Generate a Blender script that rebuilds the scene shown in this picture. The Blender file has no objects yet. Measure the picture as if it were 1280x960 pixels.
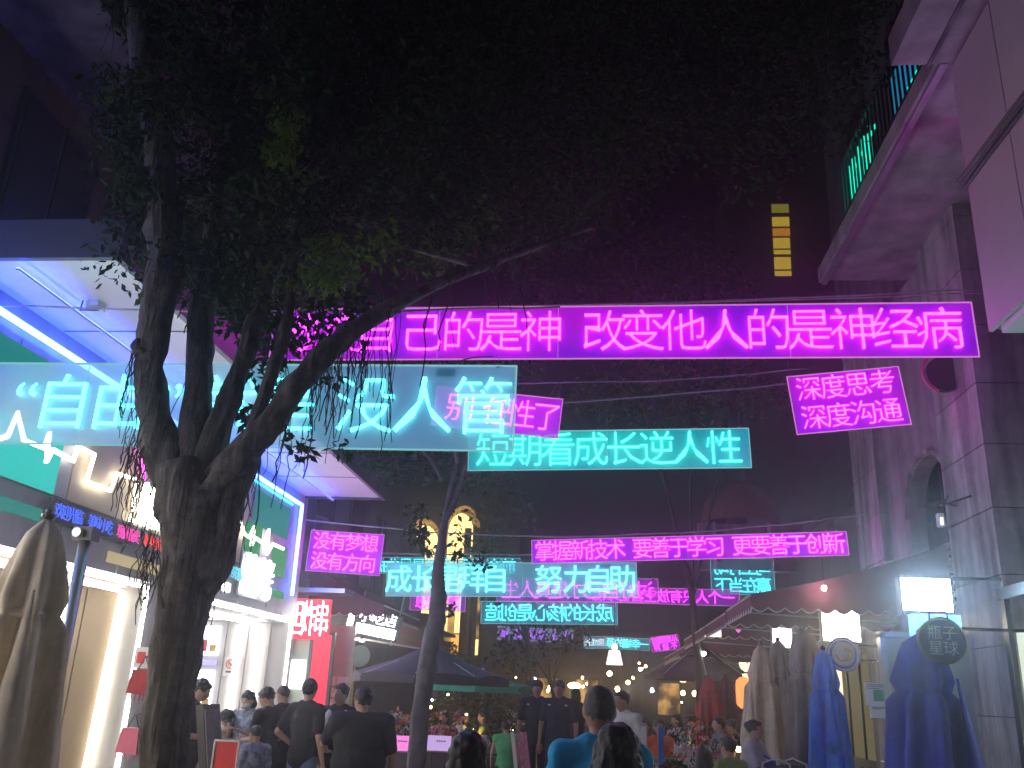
import bpy, math, random
import numpy as np
from mathutils import Vector, Matrix, noise
R = math.radians; PI = math.pi
rnd = random.Random(7)
SC = bpy.context.scene
COL = SC.collection

# ------------------------------------------------------------ camera
F = 1120.0
def _n(v): return v / np.linalg.norm(v)
_dy = _n(np.array([110., -390., -F]))
_dz = np.array([140., 3216., -F]); _dz = _n(_dz - _dy * _dz.dot(_dy))
_dx = np.cross(_dy, _dz)
CAM = np.array([0., 0., 1.6])
cd = bpy.data.cameras.new('camera'); cam = bpy.data.objects.new('camera', cd); COL.objects.link(cam)
cd.sensor_width = 36; cd.lens = 36 * F / 1280; cd.clip_end = 400; cd.clip_start = .05
_m = Matrix((tuple(_dx), tuple(_dy), tuple(_dz))).to_4x4()
cam.matrix_world = Matrix.Translation(CAM) @ _m
SC.camera = cam
def ray(px, py):
    d = np.array([px - 640., 480. - py, -F]); return np.array([d @ _dx, d @ _dy, d @ _dz])
def PY(px, py, y): r = ray(px, py); return Vector(CAM + r * (y / r[1]))       # point of the place at a known distance down the street
def PX(px, py, x): r = ray(px, py); return Vector(CAM + r * (x / r[0]))       # point on a facade plane
# ------------------------------------------------------------ world, exposure
W = bpy.data.worlds.new('World'); SC.world = W; W.use_nodes = True
nt = W.node_tree; bg = nt.nodes['Background']
sky = nt.nodes.new('ShaderNodeTexSky'); sky.sky_type = 'NISHITA'; sky.sun_disc = False
sky.sun_elevation = R(-4); sky.sun_rotation = R(200)
mx = nt.nodes.new('ShaderNodeMix'); mx.data_type = 'RGBA'; mx.inputs[0].default_value = 1.0
mx.inputs[6].default_value = (0, 0, 0, 1)
mx.inputs[7].default_value = (0.30, 0.18, 0.50, 1)
nt.links.new(sky.outputs[0], mx.inputs[6]); mx.inputs[0].default_value = .97
nt.links.new(mx.outputs[2], bg.inputs[0]); bg.inputs[1].default_value = 0.0012
SC.view_settings.view_transform = 'Standard'; SC.view_settings.look = 'None'
SC.view_settings.exposure = 0; SC.view_settings.gamma = 1
SC.render.engine = 'CYCLES'
cy = SC.cycles
cy.use_denoising = True; cy.denoiser = 'OPENIMAGEDENOISE'; cy.use_light_tree = True
cy.max_bounces = 6; cy.diffuse_bounces = 3; cy.glossy_bounces = 2; cy.transmission_bounces = 3
cy.transparent_max_bounces = 16; cy.volume_bounces = 0
cy.sample_clamp_indirect = 3; cy.sample_clamp_direct = 0
cy.caustics_reflective = False; cy.caustics_refractive = False

# ------------------------------------------------------------ materials
M = {}
def glow_mottled(name, c0, c1, s):      # uneven glow: floodlight on the hall wall put in as emission; also far panes
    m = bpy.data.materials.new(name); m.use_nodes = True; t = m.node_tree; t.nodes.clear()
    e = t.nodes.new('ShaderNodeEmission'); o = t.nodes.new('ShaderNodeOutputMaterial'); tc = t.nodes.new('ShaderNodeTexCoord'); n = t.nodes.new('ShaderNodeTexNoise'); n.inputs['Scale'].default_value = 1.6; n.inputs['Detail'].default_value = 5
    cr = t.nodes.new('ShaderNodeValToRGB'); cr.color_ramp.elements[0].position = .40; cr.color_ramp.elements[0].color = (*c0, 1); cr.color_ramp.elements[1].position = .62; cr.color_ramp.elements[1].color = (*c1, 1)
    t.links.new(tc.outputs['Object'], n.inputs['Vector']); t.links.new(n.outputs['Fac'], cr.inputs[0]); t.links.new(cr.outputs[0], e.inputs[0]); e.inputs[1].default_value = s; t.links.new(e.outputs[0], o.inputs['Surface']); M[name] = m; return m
def pbr(name, c, rough=.7, metal=0, var=.25, scale=6, bump=.15, spec=.5, trans=0, streak=0):
    m = bpy.data.materials.new(name); m.use_nodes = True; t = m.node_tree; b = t.nodes['Principled BSDF']
    b.inputs['Roughness'].default_value = rough; b.inputs['Metallic'].default_value = metal
    b.inputs['Specular IOR Level'].default_value = spec
    tc = t.nodes.new('ShaderNodeTexCoord'); ns = t.nodes.new('ShaderNodeTexNoise')
    ns.inputs['Scale'].default_value = scale; ns.inputs['Detail'].default_value = 6; ns.inputs['Roughness'].default_value = .65
    t.links.new(tc.outputs['Object'], ns.inputs['Vector'])
    mr = t.nodes.new('ShaderNodeMapRange'); mr.inputs[1].default_value = .3; mr.inputs[2].default_value = .7
    mr.inputs[3].default_value = 1 - var; mr.inputs[4].default_value = 1 + var
    t.links.new(ns.outputs['Fac'], mr.inputs[0])
    mu = t.nodes.new('ShaderNodeVectorMath'); mu.operation = 'SCALE'; mu.inputs[0].default_value = c[:3]
    hsrc = ns.outputs['Fac']
    if streak:                       # run-off stains (walls) or fissures (bark): noise stretched along the height
        mp = t.nodes.new('ShaderNodeMapping'); mp.inputs['Scale'].default_value = (scale * 1.1, scale * 1.1, scale * .12); t.links.new(tc.outputs['Object'], mp.inputs['Vector'])
        n2 = t.nodes.new('ShaderNodeTexNoise'); n2.inputs['Scale'].default_value = 1; n2.inputs['Detail'].default_value = 8; t.links.new(mp.outputs[0], n2.inputs['Vector'])
        m2 = t.nodes.new('ShaderNodeMapRange'); m2.inputs[1].default_value = .38; m2.inputs[2].default_value = .62; m2.inputs[3].default_value = 1 - streak; m2.inputs[4].default_value = 1 + streak * .35
        t.links.new(n2.outputs['Fac'], m2.inputs[0]); mm = t.nodes.new('ShaderNodeMath'); mm.operation = 'MULTIPLY'
        t.links.new(mr.outputs[0], mm.inputs[0]); t.links.new(m2.outputs[0], mm.inputs[1]); mr = mm
        ad_ = t.nodes.new('ShaderNodeMath'); ad_.operation = 'ADD'; t.links.new(ns.outputs['Fac'], ad_.inputs[0]); t.links.new(m2.outputs[0], ad_.inputs[1]); hsrc = ad_.outputs[0]
    t.links.new(mr.outputs[0], mu.inputs['Scale']); t.links.new(mu.outputs[0], b.inputs['Base Color'])
    if bump:
        bp = t.nodes.new('ShaderNodeBump'); bp.inputs['Strength'].default_value = bump; bp.inputs['Distance'].default_value = .02
        t.links.new(hsrc, bp.inputs['Height']); t.links.new(bp.outputs[0], b.inputs['Normal'])
    if trans:
        tr = t.nodes.new('ShaderNodeBsdfTranslucent'); tr.inputs[0].default_value = (*c[:3], 1)
        t.links.new(mu.outputs[0], tr.inputs[0])
        mi = t.nodes.new('ShaderNodeMixShader'); mi.inputs[0].default_value = trans
        t.links.new(b.outputs[0], mi.inputs[1]); t.links.new(tr.outputs[0], mi.inputs[2])
        t.links.new(mi.outputs[0], t.nodes['Material Output'].inputs['Surface'])
    M[name] = m; return m
def glow(name, c, s=1.0, sample=True):
    m = bpy.data.materials.new(name); m.use_nodes = True; t = m.node_tree; t.nodes.clear()
    e = t.nodes.new('ShaderNodeEmission'); o = t.nodes.new('ShaderNodeOutputMaterial')
    e.inputs[0].default_value = (*c, 1); e.inputs[1].default_value = s
    t.links.new(e.outputs[0], o.inputs['Surface'])
    if not sample: m.cycles.emission_sampling = 'NONE'
    M[name] = m; return m
def acrylic(name, c, alpha, tl=.5, lit=(0, 0, 0)):   # edge-lit sheet: it gives off a little light of its own
    m = bpy.data.materials.new(name); m.use_nodes = True; t = m.node_tree; t.nodes.clear()
    o = t.nodes.new('ShaderNodeOutputMaterial'); d = t.nodes.new('ShaderNodeBsdfDiffuse'); l = t.nodes.new('ShaderNodeBsdfTranslucent')
    d.inputs[0].default_value = (*c, 1); l.inputs[0].default_value = (*c, 1)
    a = t.nodes.new('ShaderNodeMixShader'); a.inputs[0].default_value = tl
    t.links.new(d.outputs[0], a.inputs[1]); t.links.new(l.outputs[0], a.inputs[2])
    tr = t.nodes.new('ShaderNodeBsdfTransparent'); mi = t.nodes.new('ShaderNodeMixShader'); mi.inputs[0].default_value = alpha
    tc = t.nodes.new('ShaderNodeTexCoord'); nz = t.nodes.new('ShaderNodeTexNoise'); nz.inputs['Scale'].default_value = 1.3; nz.inputs['Detail'].default_value = 5; rr_ = t.nodes.new('ShaderNodeMapRange')   # dust and haze on the sheet
    rr_.inputs[1].default_value = .3; rr_.inputs[2].default_value = .7; rr_.inputs[3].default_value = alpha * .72; rr_.inputs[4].default_value = min(1, alpha * 1.25)
    t.links.new(tc.outputs['Object'], nz.inputs['Vector']); t.links.new(nz.outputs['Fac'], rr_.inputs[0]); t.links.new(rr_.outputs[0], mi.inputs[0])
    t.links.new(tr.outputs[0], mi.inputs[1]); t.links.new(a.outputs[0], mi.inputs[2])
    gl = t.nodes.new('ShaderNodeBsdfGlossy'); gl.inputs[1].default_value = .08 if hasattr(gl.inputs[1], 'default_value') else 0
    m2 = t.nodes.new('ShaderNodeMixShader'); m2.inputs[0].default_value = .04
    t.links.new(mi.outputs[0], m2.inputs[1]); t.links.new(gl.outputs[0], m2.inputs[2])
    em = t.nodes.new('ShaderNodeEmission'); mxc = t.nodes.new('ShaderNodeMix'); mxc.data_type = 'RGBA'; mxc.inputs[6].default_value = (*lit, 1); mxc.inputs[7].default_value = (lit[0] * .45, lit[1] * .75, lit[2] * 1.15, 1); n3 = t.nodes.new('ShaderNodeTexNoise'); n3.inputs['Scale'].default_value = .9; m3 = t.nodes.new('ShaderNodeMapRange'); m3.inputs[1].default_value = .42; m3.inputs[2].default_value = .62; t.links.new(tc.outputs['Object'], n3.inputs['Vector']); t.links.new(n3.outputs['Fac'], m3.inputs[0]); t.links.new(m3.outputs[0], mxc.inputs[0]); t.links.new(mxc.outputs[2], em.inputs[0]); ad = t.nodes.new('ShaderNodeAddShader')
    t.links.new(m2.outputs[0], ad.inputs[0]); t.links.new(em.outputs[0], ad.inputs[1]); m.cycles.emission_sampling = 'NONE'
    t.links.new(ad.outputs[0], o.inputs['Surface']); M[name] = m; return m
glow('neon_magenta', (1.0, .045, .92), 7.5)
glow('neon_pink', (1.0, .06, .80), 6.5)
glow('neon_cyan', (.075, .80, .92), 6)
glow('neon_teal', (.05, .95, .80), 5.5)
glow('neon_violet', (.50, .02, .85), 2.2)
glow_mottled('flood_or_pane_glow', (.05, .02, .004), (1.0, .55, .13), .8)
glow('neon_white', (.75, .95, .95), 3.0)
glow('tube_white', (1.0, .95, .86), 20)
glow('tube_warm', (1.0, .88, .68), 14)
glow('zigzag_light', (1.0, .93, .86), 7)
glow('tube_blue', (.05, .12, 1.0), 22)
glow('shop_light', (1.0, .88, .66), 60)
glow('tube_cyan', (.2, .75, 1.0), 3.5)
glow('cove_blue', (.03, .06, 1.0), 60)
glow('lightbox_white', (.92, .97, 1.0), 20)
glow('lightbox_cool', (.50, .78, 1.0), 110)
glow('lightbox_blue', (.10, .35, 1.0), 4)
glow('lightbox_warm', (1.0, .88, .62), 40)
glow('backlit_cyan', (.02, .62, .58), .9)
glow('backlit_green', (.03, .45, .12), .55)
glow('backlit_teal', (.02, .42, .38), .5)
glow('backlit_beige', (.80, .66, .36), .55)
glow('backlit_red', (.95, .05, .10), 1.4)
glow('led_blue', (.05, .12, 1.0), 1.6); glow('led_pink', (1.0, .05, .45), 1.4); glow('led_red', (1.0, .05, .06), 1.3); glow('led_aqua', (.02, .6, .9), 1.3)
glow('window_yellow', (1.0, .68, .05), .50); glow('window_amber', (1.0, .40, .03), .45); glow('window_olive', (.55, .50, .05), .35)
glow('warm_window', (1.0, .70, .24), 2.6); glow('warm_amber', (1.0, .46, .09), 1.5); glow('lamp_shade_light', (1.0, .82, .50), 2.5)
glow('pendant_light', (1.0, .95, .85), 1.5); glow('bulb_warm', (1.0, .62, .20), 60); glow('bulb_white', (1.0, .93, .82), 170)
glow('balcony_teal', (.0, .85, .55), 1.7); glow('balcony_blue', (.02, .30, .6), .6)
glow('screen_light', (.93, .93, 1.0), 5); glow('screen_lilac', (.55, .5, 1.0), 1.2); glow('panel_pink', (1.0, .25, .75), 1.1); glow('panel_lilac', (.75, .50, 1.0), .8)
acrylic('acrylic_magenta', (.46, .06, .62), .72, .45, (.20, .0, .30))
acrylic('acrylic_magenta_thin', (.46, .06, .62), .30, .5, (.07, .0, .10))
acrylic('acrylic_cyan_thin', (.20, .5, .55), .28, .5, (.0, .05, .06))
acrylic('acrylic_cyan', (.55, .62, .66), .46, .5, (.012, .10, .13))
acrylic('acrylic_teal', (.06, .52, .48), .78, .45, (.0, .20, .19))
glow('edge_magenta', (.9, .30, .85), .7, False); glow('edge_cyan', (.35, .85, .9), .6, False)
glow('shop_glass_lit', (.75, .85, .70), 1.0)
glow('stall_light', (1.0, .82, .55), 1.3)
glow('stall_dim', (.75, .62, .25), .16)
pbr('bark', (.10, .086, .078), .9, var=.5, scale=12, bump=1.0, streak=.6)
pbr('bark_pale', (.11, .10, .10), .85, var=.45, scale=7, bump=.6, streak=.3)
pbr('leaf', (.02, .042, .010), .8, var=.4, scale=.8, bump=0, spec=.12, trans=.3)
pbr('leaf_lit', (.12, .20, .03), .8, var=.4, scale=.8, bump=0, spec=.12, trans=.35)  # lighter copy of leaf: lamp light put into the colour
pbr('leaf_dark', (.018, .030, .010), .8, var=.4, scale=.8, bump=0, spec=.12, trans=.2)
pbr('leaf_olive', (.12, .12, .02), .8, var=.4, scale=1, bump=0, spec=.12, trans=.3)
pbr('root', (.05, .04, .03), .9, var=.3)
pbr('soffit', (.62, .60, .58), .45, var=.06, scale=1.2, bump=.03)
pbr('fascia_grey', (.09, .09, .10), .5, var=.12, scale=2, bump=.05)
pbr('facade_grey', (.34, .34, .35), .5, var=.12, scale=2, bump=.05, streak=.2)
pbr('facade_beige', (.52, .43, .27), .5, var=.08, scale=2, bump=.04)
pbr('facade_wall', (.34, .32, .31), .8, var=.2, scale=3, bump=.2)
pbr('inner_beige', (.36, .29, .21), .6, var=.08, scale=2, bump=.04)
pbr('inner_grey', (.33, .32, .33), .6, var=.08, scale=2, bump=.04)
pbr('wood', (.42, .26, .12), .5, var=.2, scale=4, bump=.1)
pbr('dark_wall', (.10, .09, .09), .85, var=.3, scale=2, bump=.2)
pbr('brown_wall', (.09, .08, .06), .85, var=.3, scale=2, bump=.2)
pbr('concrete', (.36, .34, .35), .85, var=.25, scale=2, bump=.3, streak=.28)
pbr('concrete_dark', (.16, .15, .165), .85, var=.25, scale=3, bump=.25, streak=.4)
pbr('stone', (.42, .40, .40), .8, var=.22, scale=4, bump=.35, streak=.45)
pbr('panel_board', (.50, .46, .48), .5, var=.06, scale=2, bump=.03)
pbr('glass_dark', (.03, .03, .035), .1, var=.05, bump=0)
pbr('pale_glass', (.42, .50, .42), .2, var=.1, scale=2, bump=0)
pbr('metal', (.42, .42, .43), .35, .8, var=.1, bump=.03)
pbr('metal_dark', (.05, .05, .055), .45, .5, var=.1, bump=.03)
pbr('white_paint', (.75, .75, .74), .4, var=.05, bump=.02)
pbr('paper', (.75, .76, .72), .8, var=.08, bump=0)
pbr('ink', (.05, .06, .06), .8, bump=0); pbr('print_green', (.10, .45, .22), .7, bump=0); pbr('print_red', (.65, .05, .05), .7, bump=0); pbr('print_gold', (.7, .5, .15), .6, bump=0)
pbr('cable', (.10, .09, .10), .6, bump=0)
pbr('cable_pale', (.35, .33, .36), .5, bump=0)
pbr('fabric_beige', (.82, .71, .52), .9, var=.12, scale=9, bump=.25, trans=.1, streak=.25)
pbr('fabric_taupe', (.24, .20, .19), .9, var=.2, scale=9, bump=.2, streak=.3)
pbr('fabric_blue', (.05, .19, .80), .8, var=.15, scale=9, bump=.15, streak=.3)
pbr('fabric_navy', (.05, .07, .50), .85, var=.15, scale=9, bump=.15, streak=.3)
pbr('fabric_red', (.40, .02, .03), .85, var=.15, scale=9, bump=.15, streak=.3)
pbr('fabric_maroon', (.16, .03, .07), .85, var=.15, scale=9, bump=.15, streak=.3)
pbr('awning_red', (.17, .035, .065), .85, var=.15, scale=8, bump=.1, trans=.15)
pbr('awning_brown', (.25, .12, .08), .85, var=.15, scale=8, bump=.1)
pbr('trim_white', (.70, .62, .62), .8, var=.1, bump=.05)
pbr('umbrella_plum', (.055, .04, .052), .85, var=.15, scale=8, bump=.1)
pbr('umbrella_green', (.03, .26, .16), .85, var=.15, scale=8, bump=.1)
pbr('umbrella_dark', (.07, .05, .06), .85, var=.15, scale=8, bump=.1)
pbr('valance_cream', (.70, .62, .42), .85, var=.1, bump=.05, trans=.4)
pbr('skin', (.50, .30, .21), .55, var=.08, scale=12, bump=.05)
pbr('skin_tan', (.40, .22, .15), .55, var=.08, scale=12, bump=.05)
pbr('hair', (.012, .010, .010), .45, var=.3, scale=60, bump=.5)
pbr('hair_grey', (.10, .09, .085), .6, var=.3, scale=60, bump=.5)
pbr('black_cloth', (.018, .018, .022), .9, var=.25, scale=10, bump=.3)
pbr('police_cloth', (.015, .02, .045), .85, var=.2, scale=10, bump=.2)
pbr('grey_cloth', (.22, .21, .21), .9, var=.3, scale=16, bump=.3)
pbr('pattern_cloth', (.24, .28, .36), .9, var=.9, scale=18, bump=.2)
pbr('white_cloth', (.62, .62, .60), .9, var=.12, scale=10, bump=.25)
pbr('jeans', (.14, .19, .30), .9, var=.2, scale=14, bump=.2)
pbr('azure_cloth', (.02, .42, .80), .85, var=.12, scale=8, bump=.25)
pbr('green_cloth', (.10, .42, .16), .9, var=.15, scale=10, bump=.2)
pbr('olive_cloth', (.20, .24, .06), .9, var=.2, scale=10, bump=.2)
pbr('rose_cloth', (.42, .16, .22), .9, var=.5, scale=20, bump=.2)
pbr('red_plastic', (.62, .03, .03), .4, var=.05, bump=.02)
pbr('yellow_metal', (.70, .58, .08), .4, var=.05, bump=.02)
pbr('blue_plastic', (.03, .07, .60), .4, var=.05, bump=.02)
pbr('pink_plastic', (.75, .14, .22), .45, var=.1, bump=.05)
pbr('green_plastic', (.02, .35, .18), .45, var=.1, bump=.05)
pbr('paving', (.20, .16, .15), .45, var=.3, scale=3, bump=.3)
pbr('petal_red', (.60, .06, .03), .8, bump=0); pbr('petal_white', (.75, .72, .68), .8, bump=0); pbr('petal_pink', (.70, .25, .30), .8, bump=0)
pbr('lantern_orange', (.8, .15, .03), .8, bump=0)
glow('lantern_light', (1.0, .25, .07), 2.0)
pbr('sign_navy', (.02, .03, .20), .5, var=.1, bump=.02); pbr('sign_face_blue', (.30, .36, .75), .5, bump=0)
pbr('print_pale', (.42, .46, .62), .6, bump=0)

# ------------------------------------------------------------ mesh helpers
class MB:
    def __init__(s): s.v = []; s.f = []
    def add(s, vs, fs):
        o = len(s.v); s.v += [tuple(p) for p in vs]; s.f += [tuple(i + o for i in f) for f in fs]; return s
    def box(s, c, d, rz=0, m=None):
        x, y, z = d[0] / 2, d[1] / 2, d[2] / 2
        rot = Matrix.Rotation(rz, 3, 'Z') if m is None else m
        vs = [Vector(c) + rot @ Vector((i, j, k)) for i in (-x, x) for j in (-y, y) for k in (-z, z)]
        return s.add(vs, [(0, 1, 3, 2), (4, 6, 7, 5), (0, 4, 5, 1), (2, 3, 7, 6), (0, 2, 6, 4), (1, 5, 7, 3)])
    def ab(s, a, b):
        a, b = Vector(a), Vector(b); return s.box((a + b) / 2, [abs(q) for q in (b - a)])
    def tube(s, pts, r, n=8, cap=True, wob=0):
        pts = [Vector(p) for p in pts]; N = len(pts); rs = r if isinstance(r, (list, tuple)) else [r] * N
        t0 = (pts[1] - pts[0]).normalized(); u = t0.orthogonal().normalized(); vs = []
        for i, p in enumerate(pts):
            t = (pts[min(i + 1, N - 1)] - pts[max(i - 1, 0)]).normalized()
            u = (u - t * u.dot(t)).normalized(); w = t.cross(u)
            for k in range(n):
                a = 2 * PI * k / n; rr = rs[i]
                q = p + (u * math.cos(a) + w * math.sin(a)) * rr
                if wob: q += (q - p) * wob * noise.noise(q * (1.1 / max(rs[0], .05)) + Vector((a, 0, 0)))
                vs.append(q)
        fs = [(i * n + k, i * n + (k + 1) % n, (i + 1) * n + (k + 1) % n, (i + 1) * n + k) for i in range(N - 1) for k in range(n)]
        if cap: fs += [tuple(range(n - 1, -1, -1)), tuple((N - 1) * n + k for k in range(n))]
        return s.add(vs, fs)
    def ell(s, c, r, n=12, m=8, rot=None):
        c = Vector(c); rot = rot or Matrix.Identity(3); vs = [c + rot @ Vector((0, 0, r[2]))]
        for j in range(1, m):
            p = PI * j / m
            for k in range(n):
                a = 2 * PI * k / n
                vs.append(c + rot @ Vector((r[0] * math.sin(p) * math.cos(a), r[1] * math.sin(p) * math.sin(a), r[2] * math.cos(p))))
        vs.append(c + rot @ Vector((0, 0, -r[2]))); L = len(vs) - 1
        fs = [(0, 1 + k, 1 + (k + 1) % n) for k in range(n)]
        for j in range(m - 2):
            b = 1 + j * n; fs += [(b + k, b + n + k, b + n + (k + 1) % n, b + (k + 1) % n) for k in range(n)]
        b = 1 + (m - 2) * n; fs += [(L, b + (k + 1) % n, b + k) for k in range(n)]
        return s.add(vs, fs)
    def caps(s, a, ra, b, rb, n=12):
        a, b = Vector(a), Vector(b); s.ell(a, (ra,) * 3, n, 8); s.ell(b, (rb,) * 3, n, 8)
        return s.tube([a, b], [ra, rb], n)
    def disc(s, c, r, th, axis='y', n=28, r2=None):
        c = Vector(c); d = {'x': Vector((1, 0, 0)), 'y': Vector((0, 1, 0)), 'z': Vector((0, 0, 1))}[axis]
        return s.tube([c - d * th / 2, c + d * th / 2], r, n)
    def prism(s, poly, d):          # poly: list of Vector; d: thickness vector
        n = len(poly); d = Vector(d); vs = [Vector(p) for p in poly] + [Vector(p) + d for p in poly]
        return s.add(vs, [tuple(range(n)), tuple(range(2 * n - 1, n - 1, -1))] + [(i, i + n, (i + 1) % n + n, (i + 1) % n) for i in range(n)])
    def lathe(s, c, prof, n=24, fn=None):
        c = Vector(c); vs = []
        for j, (r, z) in enumerate(prof):
            for k in range(n):
                a = 2 * PI * k / n; q = r * (fn(a, z) if fn else 1)
                vs.append(c + Vector((q * math.cos(a), q * math.sin(a), z)))
        fs = [(j * n + k, j * n + (k + 1) % n, (j + 1) * n + (k + 1) % n, (j + 1) * n + k) for j in range(len(prof) - 1) for k in range(n)]
        return s.add(vs, fs + [tuple(range(n - 1, -1, -1)), tuple((len(prof) - 1) * n + k for k in range(n))])
    def build(s, name, mat, parent=None, smooth=False, loc=None):
        me = bpy.data.meshes.new(name); vs = s.v
        if parent is not None and loc is None:
            o = Vector(parent.get('_o', (0, 0, 0))); vs = [(p[0] - o.x, p[1] - o.y, p[2] - o.z) for p in vs]
        me.from_pydata(vs, [], s.f)
        me.materials.append(M[mat] if isinstance(mat, str) else mat)
        if smooth: me.polygons.foreach_set('use_smooth', [True] * len(me.polygons))
        me.update()
        return link(name, me, parent, loc)
def link(name, me, parent=None, loc=None):
    o = bpy.data.objects.new(name, me); COL.objects.link(o)
    if parent is not None: o.parent = parent
    if parent is not None and me is not None: o['_o'] = tuple(parent.get('_o', (0, 0, 0)))
    if loc is not None: o.location = loc
    return o
USED = {}
def tag(o, label, cat, group=None, kind=None):
    if label: o['label'] = label
    if cat: o['category'] = cat
    if group: o['group'] = group
    if kind: o['kind'] = kind
    return o
def thing(name, label, cat, base=(0, 0, 0), group=None):
    o = bpy.data.objects.new(name, None); COL.objects.link(o); o.location = base; o['_o'] = tuple(base); o.empty_display_size = .1
    return tag(o, label, cat, group)
def stru(name, mb, mat, smooth=False):
    o = mb.build(name, mat, None, smooth); o['kind'] = 'structure'; return o
def copy_tree(o, parent=None):
    c = o.copy(); COL.objects.link(c); c.parent = parent
    for ch in list(o.children): copy_tree(ch, c)
    return c

# ------------------------------------------------------------ lettering
GL = {}
def _textmesh(ch, th=.026, bev=.0, off=-.016):
    cu = bpy.data.curves.new('t', 'FONT'); cu.body = ch; cu.size = 1; cu.align_x = 'CENTER'
    cu.extrude = th; cu.bevel_depth = bev; cu.bevel_resolution = 0; cu.resolution_u = 2; cu.offset = off
    ob = bpy.data.objects.new('t', cu); COL.objects.link(ob)
    dg = bpy.context.evaluated_depsgraph_get(); me = bpy.data.meshes.new_from_object(ob.evaluated_get(dg))
    bpy.data.objects.remove(ob); return me
_ref = _textmesh('国'); _c = np.array([v.co[:] for v in _ref.vertices]); _lo, _hi = _c.min(0), _c.max(0)
KS = .88 / (_hi[0] - _lo[0]); KC = (_lo + _hi) / 2; KY = KC[1]
BOLD = [-.012]
def glyph(ch, mat, flat=False):
    k = (ch, mat, flat, BOLD[0])
    if k not in GL:
        me = _textmesh(ch, .004 if flat else .026, 0, BOLD[0])
        me.transform(Matrix.Rotation(PI / 2, 4, 'X') @ Matrix.Scale(KS, 4) @ Matrix.Translation((-KC[0] if ord(ch) > 0x2fff else 0, -KY, 0)))
        me.materials.clear(); me.materials.append(M[mat]); me.name = 'character'
        GL[k] = me
    return GL[k]
def put_text(parent, text, x, z, size, step, mat, y=-.03, xs=None, name='character', flat=False):
    """one row of characters centred on (x, z) in the parent's own frame"""
    if xs is None:
        w = [(.5 if c == ' ' else .62 if ord(c) < 0x2000 else 1) for c in text]; tot = sum(w); a = 0; xs = []
        for q in w: xs.append(x + (a + q / 2 - tot / 2) * step); a += q
    for c, px in zip(text, xs):
        if c == ' ': continue
        o = link(name, glyph(c, mat, flat), parent, (px, y, z)); o.scale = (size, size, size)

def path_(p):
    return [Vector(p[0]).lerp(Vector(p[1]), u) .lerp(Vector(p[1]).lerp(Vector(p[2]), u), u) for u in [k / 6 for k in range(7)]]
SIGNS = []
def neon_sign(label, tl, tr, bl, Y, rows, mat='neon_magenta', pan='acrylic_magenta', edge='edge_magenta', mirror=False, size=.8, seams=(), cable=True, margin=.03, name='neon_sign', drop=.25):
    A, B, D = PY(*tl, Y), PY(*tr, Y), PY(*bl, Y)
    w, h = (B - A).length, abs((A - D).z); a = math.atan2(B.z - A.z, B.x - A.x)
    c = (A + B) / 2 + Vector((math.sin(a), 0, -math.cos(a))) * (h / 2)
    t = thing(name, label, 'neon sign', c)
    if mirror: pan = 'acrylic_magenta_thin' if 'magenta' in pan else 'acrylic_cyan_thin'
    t.rotation_euler = (0, a, PI) if mirror else (0, -a, 0)
    z0 = (0, 0, 0)
    MB().box(z0, (w, .012, h)).build('panel', pan, t, loc=z0)
    e = .012
    m = MB()
    m.box((0, -.009, h / 2 + e / 2), (w + 2 * e, .02, e)); m.box((0, -.009, -h / 2 - e / 2), (w + 2 * e, .02, e))
    for sx in (-1, 1): m.box((sx * (w / 2 + e / 2), -.009, 0), (e, .02, h))
    for q in seams: m.box(((q - .5) * w, -.008, 0), (.006, .003, h))
    m.build('edge_strip', edge, t, loc=z0)
    n = len(rows); BOLD[0] = -.014 if Y < 15.5 else -.006
    for i, r in enumerate(rows):
        zz = h * (.5 - (i + .5) / n)
        txt, xs = r if isinstance(r, tuple) else (r, None)
        if xs is not None:
            ym = tl[1] + (tr[1] - tl[1]) * .5 + (bl[1] - tl[1]) * (i + .5) / n; xs = [PY(q, ym, Y).x - c.x for q in xs]; st = 0
            sz = size * h / n
        else:
            wsum = sum(.5 if k == ' ' else .62 if ord(k) < 0x2000 else 1 for k in txt)
            st = w * (1 - 2 * margin) / wsum; sz = min(size * h / n * 1.0, st * 1.08)
        put_text(t, txt, 0, zz, sz, st, mat, y=-.035, xs=xs)
    k = max(2, int(w / 1.4) + 1)
    for i in range(k):
        x = (-.47 + .94 * i / (k - 1)) * w
        MB().tube([(x, 0, h / 2), (x, 0, h / 2 + drop)], .004, 4).build('hanging_wire', 'cable_pale', t, loc=z0)
    if w > 1.5:
        MB().box((w * .38, .03, h / 2 - .05), (.16, .05, .07)).build('power_box', 'metal_dark', t, loc=z0)
        MB().tube(path_([(w * .38, .03, h / 2 - .02), (w * .40, .04, h / 2 + .12), (w * .46, .02, h / 2 + drop)]), .006, 4).build('power_lead', 'cable', t, loc=z0)
    for sx in (-.47, .47): MB().box((sx * w, 0, h / 2 + .012), (.04, .03, .035)).build('clamp', 'metal', t, loc=z0)
    BOLD[0] = -.006; SIGNS.append((A, B, Y, h)); return t
def span_cable(label, a, b, sag, r=.008, mat='cable_pale', n=24, sway=.03):
    a, b = Vector(a), Vector(b); pts = []
    for i in range(n + 1):
        u = i / n; p = a.lerp(b, u); p.z -= sag * 4 * u * (1 - u); p.z += sway * noise.noise(p * 1.3); pts.append(p)
    o = MB().tube(pts, r, 5).build('span_cable', mat); return tag(o, label, 'cable', 'cables strung across the street')


# ------------------------------------------------------------ ground and sky
stru('ground', MB().ab((-90, -20, -.3), (90, 160, 0)), 'paving')
# low kerb strip along the shop fronts
stru('pavement', MB().ab((-5.5, -4, 0), (-4.9, 40, .1)), 'concrete')

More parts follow.
